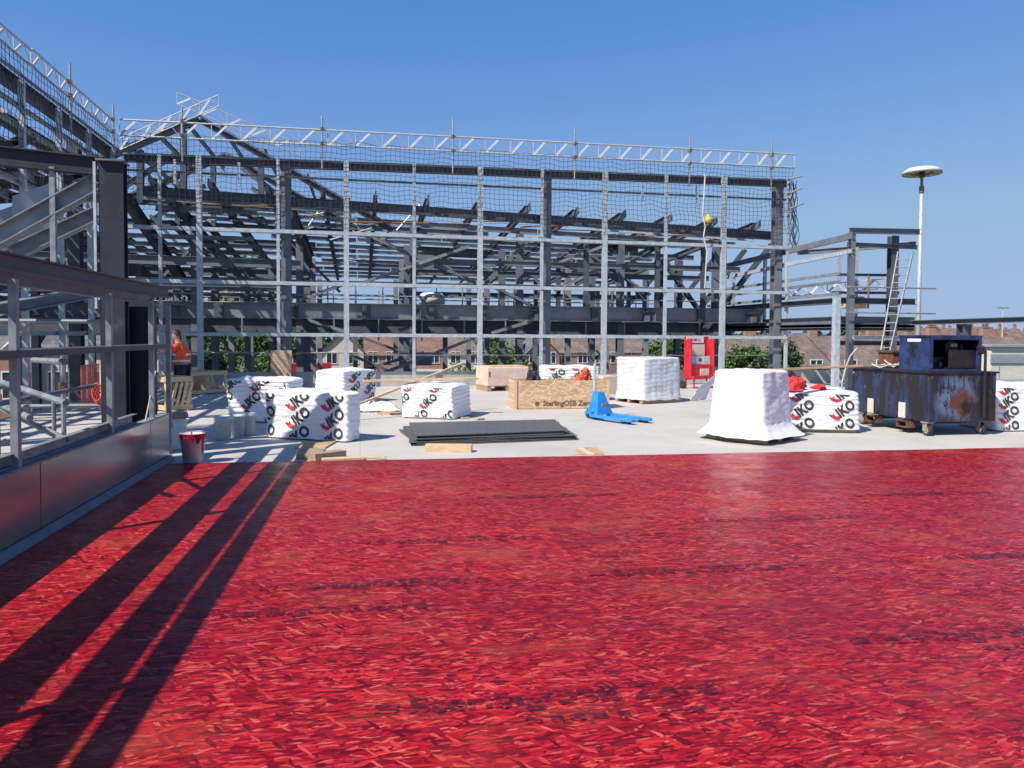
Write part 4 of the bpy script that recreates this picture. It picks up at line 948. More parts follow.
nrm = V((-.16, -.62, 0)).normalized()*.0035
MB().add([mm @ v+nrm for v in vs], fs).obj('handwriting', M['brown_print'], ob)
def flat(label, pts, th, m, z0=.004, name='board_offcut', cat='board', group='board offcuts on the deck'):
    P = [G(*p) for p in pts]; c = sum(P, V((0, 0, 0)))/len(P)
    return tag(MB().poly([V((p.x, p.y, z0)) for p in P], (0, 0, th)).obj(name, M[m], org=(c.x, c.y, z0)), label, cat, group)
flat('orange strand board offcut in front of the foremost pack', [(295, 449), (325, 449), (337, 442), (303, 443)], .02, 'ply')
flat('thin board offcut lying right of the black sheet stack', [(573, 455), (604, 455), (597, 448), (578, 449)], .012, 'osb')
flat('small board scrap in the shadow beside the orange offcut', [(296, 459), (318, 460), (326, 452), (300, 452)], .05, 'wood_dark')
a = G(312, 461); b = G(343, 457); plank('short block of timber at the edge of the red floor', a+V((0, 0, .05)), b+V((0, 0, .05)), .16, .09, 'wood_dark')
a = G(322, 462); b = G(364, 460); plank('flat pale plank along the edge of the red floor', a+V((0, 0, .03)), b+V((0, 0, .03)), .14, .03)
a = G(360, 460); b = G(386, 461); plank('thin dark ended lath along the edge of the red floor', a+V((0, .1, .03)), b+V((0, .1, .03)), .03, .02)
for k, (px, py) in enumerate(((465, 419), (480, 420), (472, 416))):
    q = G(px, py); tag(MB().box((0, 0, .02), (.16, .09, .03), .5*k).obj('timber_scrap', M['ply'], org=(0, 0, 0)), ('timber scrap nearest the right side of the planked pack', 'rightmost timber scrap by the planked pack', 'farther timber scrap by the planked pack')[k], 'timber scrap', 'timber scraps').location = (q.x, q.y, 0)

# black sheets
sh = [G(402, 432), G(412, 446), G(578, 440), G(562, 428)]
for k in range(7):
    r2 = random.Random(k); z = .006+k*.021
    P = [V((p.x+r2.uniform(-.10, .10)+(.02*k if i in (0, 1) else -.03*k)*(1 if k < 6 else .5), p.y+r2.uniform(-.06, .06)+.012*k, z)) for i, p in enumerate(sh)]
    c = sum(P, V((0, 0, 0)))/4
    tag(MB().poly(P, (0, 0, .011)).obj('roofing_sheet', M['black_sheet'], org=c), 'topmost sheet of the black roofing sheet stack' if k == 6 else 'black roofing sheet lying under the topmost one in the flat stack', 'sheet', 'stack of black roofing sheets')
# strand board crate
cl, cr_ = G(514, 409.5), G(609, 408.5); e = cr_-cl; rzc = math.atan2(e.y, e.x); L = e.length
cr = thing('board_crate', 'long open strand board crate with printed front, behind the black sheets', 'crate', (cl.x, cl.y, 0), rzc)
for nm, c, s in (('front_panel', (L/2, .012, .32), (L, .022, .62)), ('back_panel', (L/2, .74, .32), (L, .022, .62)), ('end_panel', (.012, .376, .32), (.022, .70, .62)), ('end_panel', (L-.012, .376, .32), (.022, .70, .62)), ('base', (L/2, .376, .06), (L-.05, .70, .03))):
    MB().box(c, s).obj(nm, M['osb'], cr)
for x in (.03, L-.03): MB().box((x, -.012, .32), (.06, .024, .64)).obj('corner_batten', M['wood'], cr)
vs, fs = text_verts('SterlingOSB Zero', .155, .006)
MB().add([V((L*.30+v.x, -.0025, .075+v.y)) for v in vs], fs).obj('stencil_lettering', M['brown_print'], cr)
MB().lathe([(0, 0), (.05, 0), (.05, .002), (0, .002)], (0, 0, 0), 12).obj('stencil_mark', M['brown_print'], cr).matrix_local = Matrix.Translation((L*.24, -.001, .12)) @ Matrix.Rotation(R(90), 4, 'X')
# things in and on the crate
def heap(name, label, cat, c, sx, sy, sz, m, seed, n=5, group=None):
    mb = MB(); r3 = random.Random(seed); first = None
    N1, N2 = 22, 12; vs = []; fs = []
    for j in range(N2+1):
        ph = math.pi/2*j/N2*1.0
        for i in range(N1):
            th = 2*math.pi*i/N1; rr_ = math.cos(ph)
            d_ = V((math.cos(th)*rr_, math.sin(th)*rr_, math.sin(ph)))
            k = 1+.5*noise.noise(d_*1.7+V((seed, 0, 0)))+.28*noise.noise(d_*4.5+V((0, seed, 0)))
            vs.append(V((d_.x*sx*k, d_.y*sy*k, max(0, d_.z*sz*k))))
    fs = [(j*N1+i, j*N1+(i+1) % N1, (j+1)*N1+(i+1) % N1, (j+1)*N1+i) for j in range(N2) for i in range(N1)]
    fs.append(tuple(range(N1-1, -1, -1)))
    mb.add(vs, fs); o = mb.obj(name, M[m], org=(0, 0, 0), smooth=False); o.location = c
    return tag(o, label, cat, group)
q = at(584, 382, 16.2); heap('rope_heap', 'heap of orange red rope on the right end of the strand board crate', 'rope', (q.x, q.y, .50), .20, .2, .34, 'orange', 3)
q = at(533, 382, 16.2); heap('tool_bag', 'dark grey bag at the left end inside the strand board crate', 'bag', (q.x, q.y, .50), .16, .18, .30, 'blackcloth', 5)
q = at(600, 392, 17.2)
# pinkish carton on a pallet
cl, cr_ = G(487, 391.5), G(529, 390.5); e = cr_-cl; bx = thing('pallet_box', 'pale pinkish boxed pallet behind the strand board crate, in front of the low upstand', 'pallet box', (cl.x, cl.y, 0), math.atan2(e.y, e.x)); L = e.length
MB().box((L/2, .5, .42), (L, 1.0, .56)).obj('carton', M['pinkfilm'], bx, bevel=.03)
MB().box((L/2+.05, .5, .712), (L*.9, .9, .02)).obj('lid', M['wood'], bx)
for x in (.08, L/2, L-.08): MB().box((x, .5, .07), (.12, .98, .13)).obj('pallet_runner', M['wood_dark'], bx)
MB().box((.08, -.003, .5), (.05, .006, .14)).obj('red_label', M['red_print'], bx)
# small tub + card beside the crate's right
q = G(612, 395); tag(MB().box((0, 0, .25), (.5, .5, .5), .3).obj('carton', M['pinkfilm'], org=(0, 0, 0), bevel=.02), 'plain carton standing between the strand board crate and the striped pallet', 'carton').location = (q.x, q.y+.6, 0)
# timber open crates on the left
def slat_crate(label, cl, cr_, depth, h, inner=False):
    cl, cr_ = V((*cl, 0)), V((*cr_, 0)); e = cr_-cl; L = e.length
    t = thing('timber_crate', label, 'crate', cl, math.atan2(e.y, e.x), 'open timber crates')
    for x in (.04, L-.04):
        for y in (.04, depth-.04): MB().box((x, y, h/2), (.07, .07, h)).obj('corner_post', M['wood'], t)
    for y in (0.0-.012, depth+.012):
        for z in (.08, h-.06): MB().box((L/2, y, z), (L+.02, .024, .1)).obj('side_rail', M['wood'], t)
    for x in (-.012, L+.012):
        for z in (.08, h-.06): MB().box((x, depth/2, z), (.024, depth, .1)).obj('side_rail', M['wood'], t)
    if inner:
        MB().box((L/2, depth-.06, h/2), (L-.16, .02, h-.12)).obj('back_board', M['ply'], t)
        MB().box((L/2, depth/2, .05), (L-.16, depth-.2, .02)).obj('base', M['ply'], t)
    else:
        for k in range(4): MB().ext((L*.2*k+.1, -.03, .12), (L*.2*k+.22, -.03, h-.12), sec_box(.06, .02)).obj('slat', M['wood'], t)
    return t
slat_crate('open timber crate with a boarded back beside the leaning plywood, far left of the deck', g(186, 396), g(227, 393), 1.0, .62, True)
slat_crate('slatted timber crate stood next to the workman, nearest the metal parapet', g(166, 412), g(192, 410), .8, .72)
q = G(206, 394); heap('paper_sack', 'brown and white paper sack inside the boarded timber crate', 'sack', (q.x, q.y+.4, .05), .2, .15, .42, 'wood', 8)
a = G(267, 384); b = G(289, 384); pb_ = MB(); pb_.poly([a, b, b+V((.02, .25, 1.0)), a+V((.02, .25, 1.0))], (0, .02, 0))
pb_ = MB(); pb_.poly([V((-2.12, 18.6, 0)), V((-1.62, 18.45, 0)), V((-1.62, 18.7, 1.22)), V((-2.12, 18.85, 1.22))], (0, .02, 0))
tag(pb_.obj('plywood_sheet', M['wood_dark'], org=(-2.1, 17.9, 0)), 'plywood sheet standing on edge behind the wrinkled pack', 'plywood')
plank('short batten leaning diagonally against the standing plywood sheet', (-1.60, 18.32, .45), (-1.95, 18.45, .95), .08, .03)

# ================================================================== BUCKETS AND TINS
def bucket(label, c, r0, r1, h, m, tip=0, handle=True, inner=None):
    t = thing('bucket', label, 'bucket', c, 0, 'buckets by the parapet')
    MB().lathe([(0, .004), (r0, .004), (r1*.98, h-.05), (r1*1.04, h-.05), (r1*1.05, h-.03), (r1, h-.03), (r1*1.03, h), (r1*.97, h), (r0*.97, .02), (0, .02)], n=28).obj('shell', M[m], t, smooth=True)
    if inner: MB().lathe([(0, h*.86), (r1*.93, h*.86)], n=24).obj('contents', M[inner], t)
    if handle:
        MB().path([(r1*1.06*math.cos(a), -r1*.35*math.sin(a)-.02, h-.06-r1*.9*math.sin(a)) for a in [math.pi*i/10 for i in range(11)]], .005, 5).obj('handle', M['galv'], t)
    return t
q = G(191, 464.5); tb = bucket('white bucket dripping with red paint at the corner of the metal parapet', (q.x, q.y+.12, 0), .115, .15, .37, 'drip', inner='wetred')
mb = MB(); r3 = random.Random(5); n = 36; vs = []
for i in range(n):
    a_ = 2*math.pi*i/n; dp = .04+.07*max(0, noise.noise((math.cos(a_)*2.2, math.sin(a_)*2.2, 4)))+.09*r3.random()**5
    rr_ = lambda z: .115+(.15-.115)*z/.37+.0115
    vs += [V((rr_(.37)*math.cos(a_), rr_(.37)*math.sin(a_), .374)), V((rr_(.37-dp)*math.cos(a_), rr_(.37-dp)*math.sin(a_), .37-dp))]
mb.add(vs, [(2*i, 2*((i+1) % n), 2*((i+1) % n)+1, 2*i+1) for i in range(n)]); mb.obj('paint_runs', M['wetred'], tb, smooth=True)
q = G(222, 441); bucket('milky plastic bucket standing alone, left of the pair of buckets', (q.x, q.y+.13, 0), .10, .128, .37, 'clear')
q = G(236, 438); bucket('milky plastic bucket, left one of the touching pair by the foremost pack', (q.x, q.y+.15, 0), .10, .128, .37, 'clear')
q = G(245, 437); bucket('milky plastic bucket, right one of the touching pair by the foremost pack', (q.x+.02, q.y+.2, 0), .095, .12, .36, 'clear')
t = thing('paint_tin', 'square pale tin with a wooden lid just past the end of the metal parapet', 'tin', (-2.56, 11.1, 0), .25)
MB().box((0, 0, .22), (.34, .34, .44)).obj('body', M['clear'], t, bevel=.02); MB().box((0, 0, .47), (.38, .38, .05)).obj('lid', M['wood_dark'], t, bevel=.005); MB().box((-.05, -.173, .34), (.16, .006, .12)).obj('label_patch', M['white'], t); MB().box((-.05, -.178, .34), (.09, .004, .08)).obj('blue_patch', M['blue'], t)

# ================================================================== BLUE PALLET TRUCK
o0 = G(600, 418.5); t = thing('pallet_truck', 'bright blue hand pallet truck with its handle upright, in front of the strand board crate', 'pallet truck', (o0.x, o0.y, 0), R(-66))
for y in (-.22, .22):
    f = MB(); f.poly([(0.02, y-.08, .05), (1.0, y-.08, .05), (1.14, y-.045, .045), (1.14, y+.045, .045), (1.0, y+.08, .05), (.02, y+.08, .05)], (0, 0, .05)); fk = f.obj('fork', M['blue'], t, bevel=.008)
    w = MB(); 
    for x in (.9, 1.0): w.tube((x, y-.05, .04), (x, y+.05, .04), .04, 12)
    w.obj('roller', M['rubber'], fk)
MB().poly([(-.15, -.27, .10), (.04, -.27, .10), (.04, -.27, .15), (-.15, -.27, .15)], (0, .54, 0)).obj('crossbar', M['blue'], t)
hd = MB(); hd.poly([(-.17, -.19, .10), (.15, -.21, .09), (.02, -.08, .50), (-.12, -.08, .52)], (0, .012, 0)); hd.poly([(-.17, .19, .10), (.15, .21, .09), (.02, .08, .50), (-.12, .08, .52)], (0, -.012, 0))
hd.poly([(.15, -.20, .09), (.15, .20, .09), (.03, .08, .50), (.03, -.08, .50)], (-.012, 0, 0)); hd.poly([(-.16, -.19, .10), (-.16, .19, .10), (-.115, .08, .52), (-.115, -.08, .52)], (.012, 0, 0)); hd.poly([(-.115, -.08, .508), (.03, -.08, .498), (.03, .08, .498), (-.115, .08, .508)], (0, 0, .012))
hd.obj('head_frame', M['blue'], t)
MB().box((.105, .02, .27), (.012, .15, .09), 0, 0).obj('badge', M['grey_print'], t)
MB().tube((-.10, 0, .12), (-.10, 0, .40), .06, 14).obj('pump', M['steel'], t)
hb = MB().path([(-.15, 0, .30), (-.17, 0, .7), (-.16, 0, 1.14)], .032, 8).obj('handle_bar', M['galv'], t)
lp = MB(); lp.path([(-.16, .12*math.sin(a_), 1.22-.10*math.cos(a_)) for a_ in [2*math.pi*i/16 for i in range(17)]], .018, 8); lp.obj('handle_loop', M['rubber'], hb)
for y in (-.10, .10):
    MB().tube((-.20, y-.03, .09), (-.20, y+.03, .09), .088, 18).obj('steer_wheel', M['rubber'], t)

# ================================================================== RED FIRE POINT STAND
q = G(689, 388.5); q2 = G(712.5, 387.5); e = q2-q; t = thing('fire_point', 'red fire point stand with notices in front of the low upstand', 'fire point', (q.x, q.y, 0), math.atan2(e.y, e.x)); W = e.length
MB().box((W/2, .22, .94), (W, .03, 1.36)).obj('back_board', M['redpaint'], t)
MB().box((W/2, .0, .35), (W, .4, .10)).obj('tray', M['redpaint'], t)
for x in (.02, W-.02): MB().box((x, .08, .92), (.035, .3, 1.25)).obj('side_panel', M['redpaint'], t)
MB().box((W*.5, .1, .55), (W*.9, .24, .36)).obj('cabinet', M['redpaint'], t)
MB().box((W*.62, -.03, .50), (W*.36, .02, .22)).obj('cabinet_label', M['sign_cream'], t)
MB().box((W*.42, .2, 1.52), (W*.72, .02, .20)).obj('notice', M['white'], t)
for k, m in enumerate(('orange', 'red_print', 'sign_blue')): MB().box((W*(.26+.16*k), .186, 1.52), (W*.12, .006, .07)).obj('notice_print', M[m], t)
MB().box((W*.5, .2, 1.19), (W*.66, .02, .36)).obj('notice', M['sign_cream'], t)
for k, (m, w) in enumerate((('sign_blue', .26), ('white', .32), ('sign_green', .24))): MB().box((W*(.19+.31*k), .06, .87), (W*w, .02, .26)).obj('notice', M[m], t)
MB().box((W*.5, .046, .88), (W*.14, .006, .1)).obj('notice_print', M['red_print'], t)
for x in (.06, W-.06):
    for y in (-.15, .2): MB().box((x, y, .16), (.04, .04, .32)).obj('leg', M['redpaint'], t)
for x in (W*.25, W*.6):
    MB().lathe([(0, 0), (.08, 0), (.085, .05), (.085, .38), (.05, .45), (.03, .47), (0, .47)], (x, -.08, .40), 16).obj('extinguisher', M['redpaint'], t, smooth=True) if False else None
MB().tube((-.25, .1, .13), (-.16, .1, .13), .13, 18).obj('wheel', M['rubber'], t); MB().tube((-.2, .1, .13), (W, .1, .13), .016, 6).obj('axle', M['galv'], t)

# ================================================================== NAVY BITUMEN BOILER
bc = G(927, 437); t = thing('bitumen_boiler', 'scorched navy blue bitumen boiler on castors with an open burner box on top', 'boiler', (9.08, 10.5, 0), 0)
Wb, Lb, z0, z1 = 1.28, 1.95, .23, 1.03
mb = MB(); prof = [(0, z0), (0, z1), (Lb-.12, z1), (Lb, z1-.12), (Lb+.02, z0+.3), (Lb-.12, z0)]
mb.poly([(0, y, z) for y, z in prof], (Wb, 0, 0)); mb.obj('tank', M['boiler'], t, bevel=.012)
MB().box((Wb/2, Lb/2-.03, z1+.012), (Wb+.06, Lb-.02, .03)).obj('rim', M['soot'], t)
MB().box((Wb-.12, -.012, (z0+z1)/2), (.05, .024, z1-z0)).obj('rib', M['soot'], t)
bx0, bx1, by0, by1, bz0, bz1 = .02, 1.0, .04, .74, z1+.03, z1+.60
for nm, c, s in (('side_panel', (bx0+.01, (by0+by1)/2, (bz0+bz1)/2), (.02, by1-by0, bz1-bz0)), ('side_panel', (bx1-.01, (by0+by1)/2, (bz0+bz1)/2), (.02, by1-by0, bz1-bz0)), ('back_panel', ((bx0+bx1)/2, by1-.01, (bz0+bz1)/2), (bx1-bx0-.04, .02, bz1-bz0)), ('top_panel', ((bx0+bx1)/2, (by0+by1)/2, bz1+.012), (bx1-bx0+.03, by1-by0+.03, .024))):
    MB().box(c, s).obj(nm, M['boiler_clean'], t)
for c, s in ((((bx0+bx1)/2, by0, bz1-.025), (bx1-bx0, .03, .05)), (((bx0+bx1)/2, by0, bz0+.02), (bx1-bx0, .03, .04)), ((bx0+.03, by0-.003, (bz0+bz1)/2), (.04, .026, bz1-bz0-.1)), ((bx1-.025, by0, (bz0+bz1)/2), (.05, .03, bz1-bz0-.1))):
    MB().box(c, s).obj('front_frame', M['boiler_clean'], t)
bn = MB(); bn.tube((.62, .25, bz0+.38), (.62, .6, bz0+.38), .13, 16); bn.box((.42, .4, bz0+.13), (.3, .3, .2)); bn.tube((.35, .2, bz0+.1), (.7, .5, bz0+.3), .035, 8); bn.tube((.8, .2, bz0+.05), (.85, .3, bz0+.45), .03, 8)
bn.obj('burner', M['soot'], t); MB().box((.64, .23, bz0+.43), (.12, .03, .05)).obj('burner_plate', M['galv'], t); MB().box((.62, .235, bz0+.33), (.14, .02, .04)).obj('burner_plate', M['galv'], t)
MB().box((bx1-.03, .42, bz0+.28), (.01, .6, .5)).box((.5, by1-.03, bz0+.28), (.9, .01, .5)).obj('burner_liner', M['soot'], t)
MB().box((.70, .12, bz0+.20), (.5, .02, .30)).obj('burner_guard', M['soot'], t)
MB().box((.5, .5, bz0+.02), (.9, .4, .03)).obj('burner_floor', M['soot'], t)
MB().box((bx0-.004, by0+.35, bz1-.06), (.008, .3, .05)).obj('sticker', M['white'], t)
MB().tube((bx0-.006, by0+.4, bz1-.24), (bx0+.01, by0+.4, bz1-.24), .018, 10).obj('bolt', M['soot'], t)
MB().box((bx1+.06, by0+.1, bz1-.25), (.1, .05, .06)).box((bx1+.12, by0+.1, bz1-.22), (.04, .03, .14)).obj('red_valve', M['redpaint'], t)
MB().path([(1.02, -.03, .3), (1.02, -.03, 1.38), (.99, -.03, 1.44), (.86, -.03, 1.46)], .022, 8).obj('push_bar', M['soot'], t)
for y in (.55, 1.35):
    fp = MB(); fp.box((.02, y, .20), (.16, .26, .02)); fp.box((.02, y, .10), (.16, .26, .02)); fp.box((.02, y-.12, .15), (.16, .02, .08)); fp.box((.02, y+.12, .15), (.16, .02, .08)); fp.obj('fork_pocket', M['rust'], t)
    MB().box((-.016, y+.05, .38), (.008, .16, .26)).obj('sticker', M['sign_cream'], t)
MB().box((.62, .5, .2), (1.0, .12, .1)).obj('chassis', M['soot'], t); MB().box((.62, 1.3, .2), (1.0, .12, .1)).obj('chassis', M['soot'], t)
for x, y in ((.06, .1), (1.1, .12), (.08, 1.72), (1.1, 1.72)):
    cs = MB(); cs.box((x, y, .222), (.14, .14, .02)); cs.box((x-.045, y, .15), (.012, .09, .14)); cs.box((x+.045, y, .15), (.012, .09, .14)); fk = cs.obj('caster', M['wheel'], t)
    w = MB(); w.tube((x-.032, y-.01, .094), (x+.032, y-.01, .094), .092, 20); wo = w.obj('tyre', M['rubber'], fk, bevel=.01)
    MB().tube((x-.038, y-.01, .094), (x+.038, y-.01, .094), .055, 16).obj('rim', M['wheel'], fk)
# clutter on the boiler lid
p0 = V((9.08, 10.5, z1+.03))
for k, (dx, dy, rx_, ry_, ph) in enumerate(((.2, 1.2, .3, .28, .06), (.55, 1.35, .26, .3, .12))):
    c = MB(); c.path([p0+V((dx+rx_*math.cos(a_*.5)+.02*math.sin(3*a_), dy+ry_*math.sin(a_*.5), .02+ph*abs(math.sin(a_*.9)))) for a_ in range(14)], .012, 6)
    tag(c.obj('hose', M['cable'], org=p0+V((dx, dy, 0))), ('pale hose looped on the left end of the boiler lid', 'pale hose looped beside the burner box on the boiler lid')[k], 'hose', 'hoses on the boiler lid')
c = MB(); c.path([p0+V((.05, 1.9, .35)), p0+V((-.05, 1.95, .2)), p0+V((-.1, 2.0, .0)), p0+V((-.14, 2.05, -.3)), p0+V((-.1, 2.1, -.5))], .014, 6)
tag(c.obj('hose', M['cable'], org=p0+V((0, 1.95, 0))), 'pale hose hanging down the far left end of the boiler', 'hose')
tag(MB().box((0, 0, .15), (.5, .34, .26), .1).box((0, 0, .30), (.56, .4, .04), .1).obj('metal_box', M['rust'], org=(0, 0, 0)), 'rusty brown metal box behind the burner on the boiler lid under the ladder', 'metal box').location = p0+V((.62, 1.55, 0))

# red webbing and black strap on the pack by the boiler
q = at(803, 398, 11.5); heap('red_harness', 'red webbing heap on the pack left of the boiler', 'harness', (7.28, 11.55, .70), .26, .22, .20, 'redcloth', 12)
heap('black_strap', 'black strap heap behind the red webbing on the pack', 'strap', (7.42, 11.85, .70), .27, .16, .27, 'blackcloth', 15)
heap('red_cloth', 'small red cloth right of the red webbing on the pack', 'cloth', (7.72, 11.45, .70), .13, .12, .10, 'redcloth', 17)

# ================================================================== WORKMAN
def skin_mesh(name, J, edges, m, parent, root, sub=2):
    names = list(J); me = bpy.data.meshes.new(name)
    me.from_pydata([J[k][0] for k in names], [(names.index(a), names.index(b)) for a, b in edges], [])
    o = bpy.data.objects.new(name, me); COL.objects.link(o)
    sk = o.modifiers.new('skin', 'SKIN'); sk.use_smooth_shade = True
    for i, k in enumerate(names):
        r = J[k][1]; d = me.skin_vertices[0].data[i]; d.radius = (r, r) if not isinstance(r, tuple) else r; d.use_root = (k == root)
    if sub: s = o.modifiers.new('sub', 'SUBSURF'); s.levels = sub; s.render_levels = sub
    dg = bpy.context.evaluated_depsgraph_get(); dg.update()
    m2 = bpy.data.meshes.new_from_object(o.evaluated_get(dg)); bpy.data.objects.remove(o)
    for p in m2.polygons: p.use_smooth = True
    m2.materials.clear(); m2.materials.append(m)
    o = bpy.data.objects.new(name, m2); COL.objects.link(o); o.parent = parent; return o
man = thing('person', 'workman in orange hi-vis top and dark trousers standing among the timber crates', 'person', (-3.80, 17.35, 0), R(188))
J = dict(pel=((0, 0, .93), .13), bel=((.01, 0, 1.08), .125), chest=((.05, 0, 1.27), .14), neckb=((.07, 0, 1.40), .075), neck=((.095, 0, 1.465), .052), head=((.125, 0, 1.54), .078), crown=((.13, 0, 1.61), .082), top=((.125, 0, 1.655), .055), chin=((.185, 0, 1.515), .045),
 shL=((.06, .18, 1.365), .062), elL=((.30, .25, 1.20), .045), wrL=((.48, .20, 1.40), .03), pmL=((.51, .19, 1.455), .036),
 shR=((.06, -.18, 1.365), .062), elR=((-.13, -.29, 1.13), .045), wrR=((.10, -.33, .98), .03), pmR=((.16, -.33, .945), .036),
 hL=((0, .10, .87), .095), kL=((.05, .11, .48), .062), aL=((-.02, .11, .10), .042), tL=((.14, .12, .045), .036),
 hR=((0, -.10, .87), .095), kR=((.10, -.11, .49), .062), aR=((.09, -.11, .10), .042), tR=((.25, -.12, .045), .036))
E_ = [('pel', 'bel'), ('bel', 'chest'), ('chest', 'neckb'), ('neckb', 'neck'), ('neck', 'head'), ('head', 'crown'), ('crown', 'top'), ('head', 'chin'), ('chest', 'shL'), ('shL', 'elL'), ('elL', 'wrL'), ('wrL', 'pmL'), ('chest', 'shR'), ('shR', 'elR'), ('elR', 'wrR'), ('wrR', 'pmR'),
 ('pel', 'hL'), ('hL', 'kL'), ('kL', 'aL'), ('aL', 'tL'), ('pel', 'hR'), ('hR', 'kR'), ('kR', 'aR'), ('aR', 'tR')]
def fingers(side, wr, pm, curl):
    w, p = V(J[wr][0]), V(J[pm][0]); d = (p-w).normalized(); s = d.cross(V((0, 1, 0))).normalized(); n = V((0, 1, 0)) if side == 'L' else V((0, -1, 0))
    for k, (o_, ln) in enumerate(((-.03, .07), (-.01, .082), (.01, .077), (.03, .06))):
        a = p+s*o_*.5; b = p+s*o_+d*.045; c = b+d*ln*.5*(1-.3*curl)-n*ln*.25*curl; e = c+d*ln*.45*(1-.7*curl)-n*ln*.35*curl
        for nm, q_, r_ in (('b', b, .011), ('c', c, .0095), ('e', e, .008)): J[f'f{side}{k}{nm}'] = (tuple(q_), r_)
        E_.extend([(pm, f'f{side}{k}b'), (f'f{side}{k}b', f'f{side}{k}c'), (f'f{side}{k}c', f'f{side}{k}e')])
    a = w+d*.03-s*.035-n*.01; b = a+d*.03-s*.02-n*.01
    J[f't{side}a'] = (tuple(a), .012); J[f't{side}b'] = (tuple(b), .009)
    E_.extend([(wr, f't{side}a'), (f't{side}a', f't{side}b')])
fingers('L', 'wrL', 'pmL', .5); fingers('R', 'wrR', 'pmR', .7)
body = skin_mesh('body', J, E_, M['skin'], man, 'pel', 1)
g = 1.18
JS = {k: (J[k][0], J[k][1]*g+.012) for k in ('bel', 'chest', 'shL', 'elL', 'shR', 'elR')}
JS['hem'] = ((0, 0, .84), .165); JS['bel'] = ((.01, 0, 1.05), .165); JS['chest'] = ((.045, 0, 1.27), .172); JS['neckb'] = ((.07, 0, 1.39), .085)
JS['cuL'] = (tuple(V(J['elL'][0]).lerp(V(J['wrL'][0]), .12)), .056); JS['cuR'] = (tuple(V(J['elR'][0]).lerp(V(J['wrR'][0]), .12)), .056)
shirt = skin_mesh('hi_vis_top', JS, [('hem', 'bel'), ('bel', 'chest'), ('chest', 'neckb'), ('chest', 'shL'), ('shL', 'elL'), ('elL', 'cuL'), ('chest', 'shR'), ('shR', 'elR'), ('elR', 'cuR')], M['hivis'], man, 'chest', 2)
for z, r in ((1.02, .178), (1.16, .182)):
    MB().lathe([(r, -.025), (r+.004, -.025), (r+.004, .025), (r, .025)], (.02, 0, z), 24).obj('reflective_band', M['reflect'], shirt, smooth=True)
JT = {'pel': ((0, 0, .90), .158), 'hL': ((0, .09, .84), .115), 'kL': (J['kL'][0], .085), 'aL': ((-.015, .11, .12), .068), 'hR': ((0, -.09, .84), .115), 'kR': (J['kR'][0], .085), 'aR': ((.09, -.11, .12), .068)}
skin_mesh('trousers', JT, [('pel', 'hL'), ('hL', 'kL'), ('kL', 'aL'), ('pel', 'hR'), ('hR', 'kR'), ('kR', 'aR')], M['trouser'], man, 'pel', 2)
for x, y in ((-.02, .11), (.09, -.11)):
    MB().poly([(x-.08, y-.05, 0.002), (x+.16, y-.05, .002), (x+.20, y, .002), (x+.16, y+.05, .002), (x-.08, y+.05, .002)], (0, 0, .09)).obj('boot', M['blackcloth'], man, bevel=.02)
hr = MB(); vs = []; N1, N2 = 18, 9
for j in range(N2+1):
    for i in range(N1):
        th = 2*math.pi*i/N1; ph = -.35+(math.pi/2+.35)*j/N2
        back = .5-.5*math.cos(th); ph2 = ph if back > .35 else max(ph, .35)
        vs.append(V((.118+.105*math.cos(th)*math.cos(ph2), .098*math.sin(th)*math.cos(ph2), 1.585+.115*math.sin(ph2)))+V((1, 1, 1))*.008*noise.noise((i*.9, j*.9, 2)))
hr.add(vs, [(j*N1+i, j*N1+(i+1) % N1, (j+1)*N1+(i+1) % N1, (j+1)*N1+i) for j in range(N2) for i in range(N1)])
hr.obj('hair', M['hair'], man, smooth=True)
MB().poly([(.225, -.012, 1.535), (.225, .012, 1.535), (.215, .006, 1.585), (.215, -.006, 1.585)], (.02, 0, -.004)).obj('nose', M['skin'], body, bevel=.004)
for y in (-.03, .03): MB().lathe([(0, -.008), (.008, 0), (0, .008)], (.207, y, 1.585), 8).obj('eye', M['hair'], body)
for y in (-.088, .088): MB().box((.12, y, 1.555), (.04, .016, .06)).obj('ear', M['skin'], body, bevel=.006)

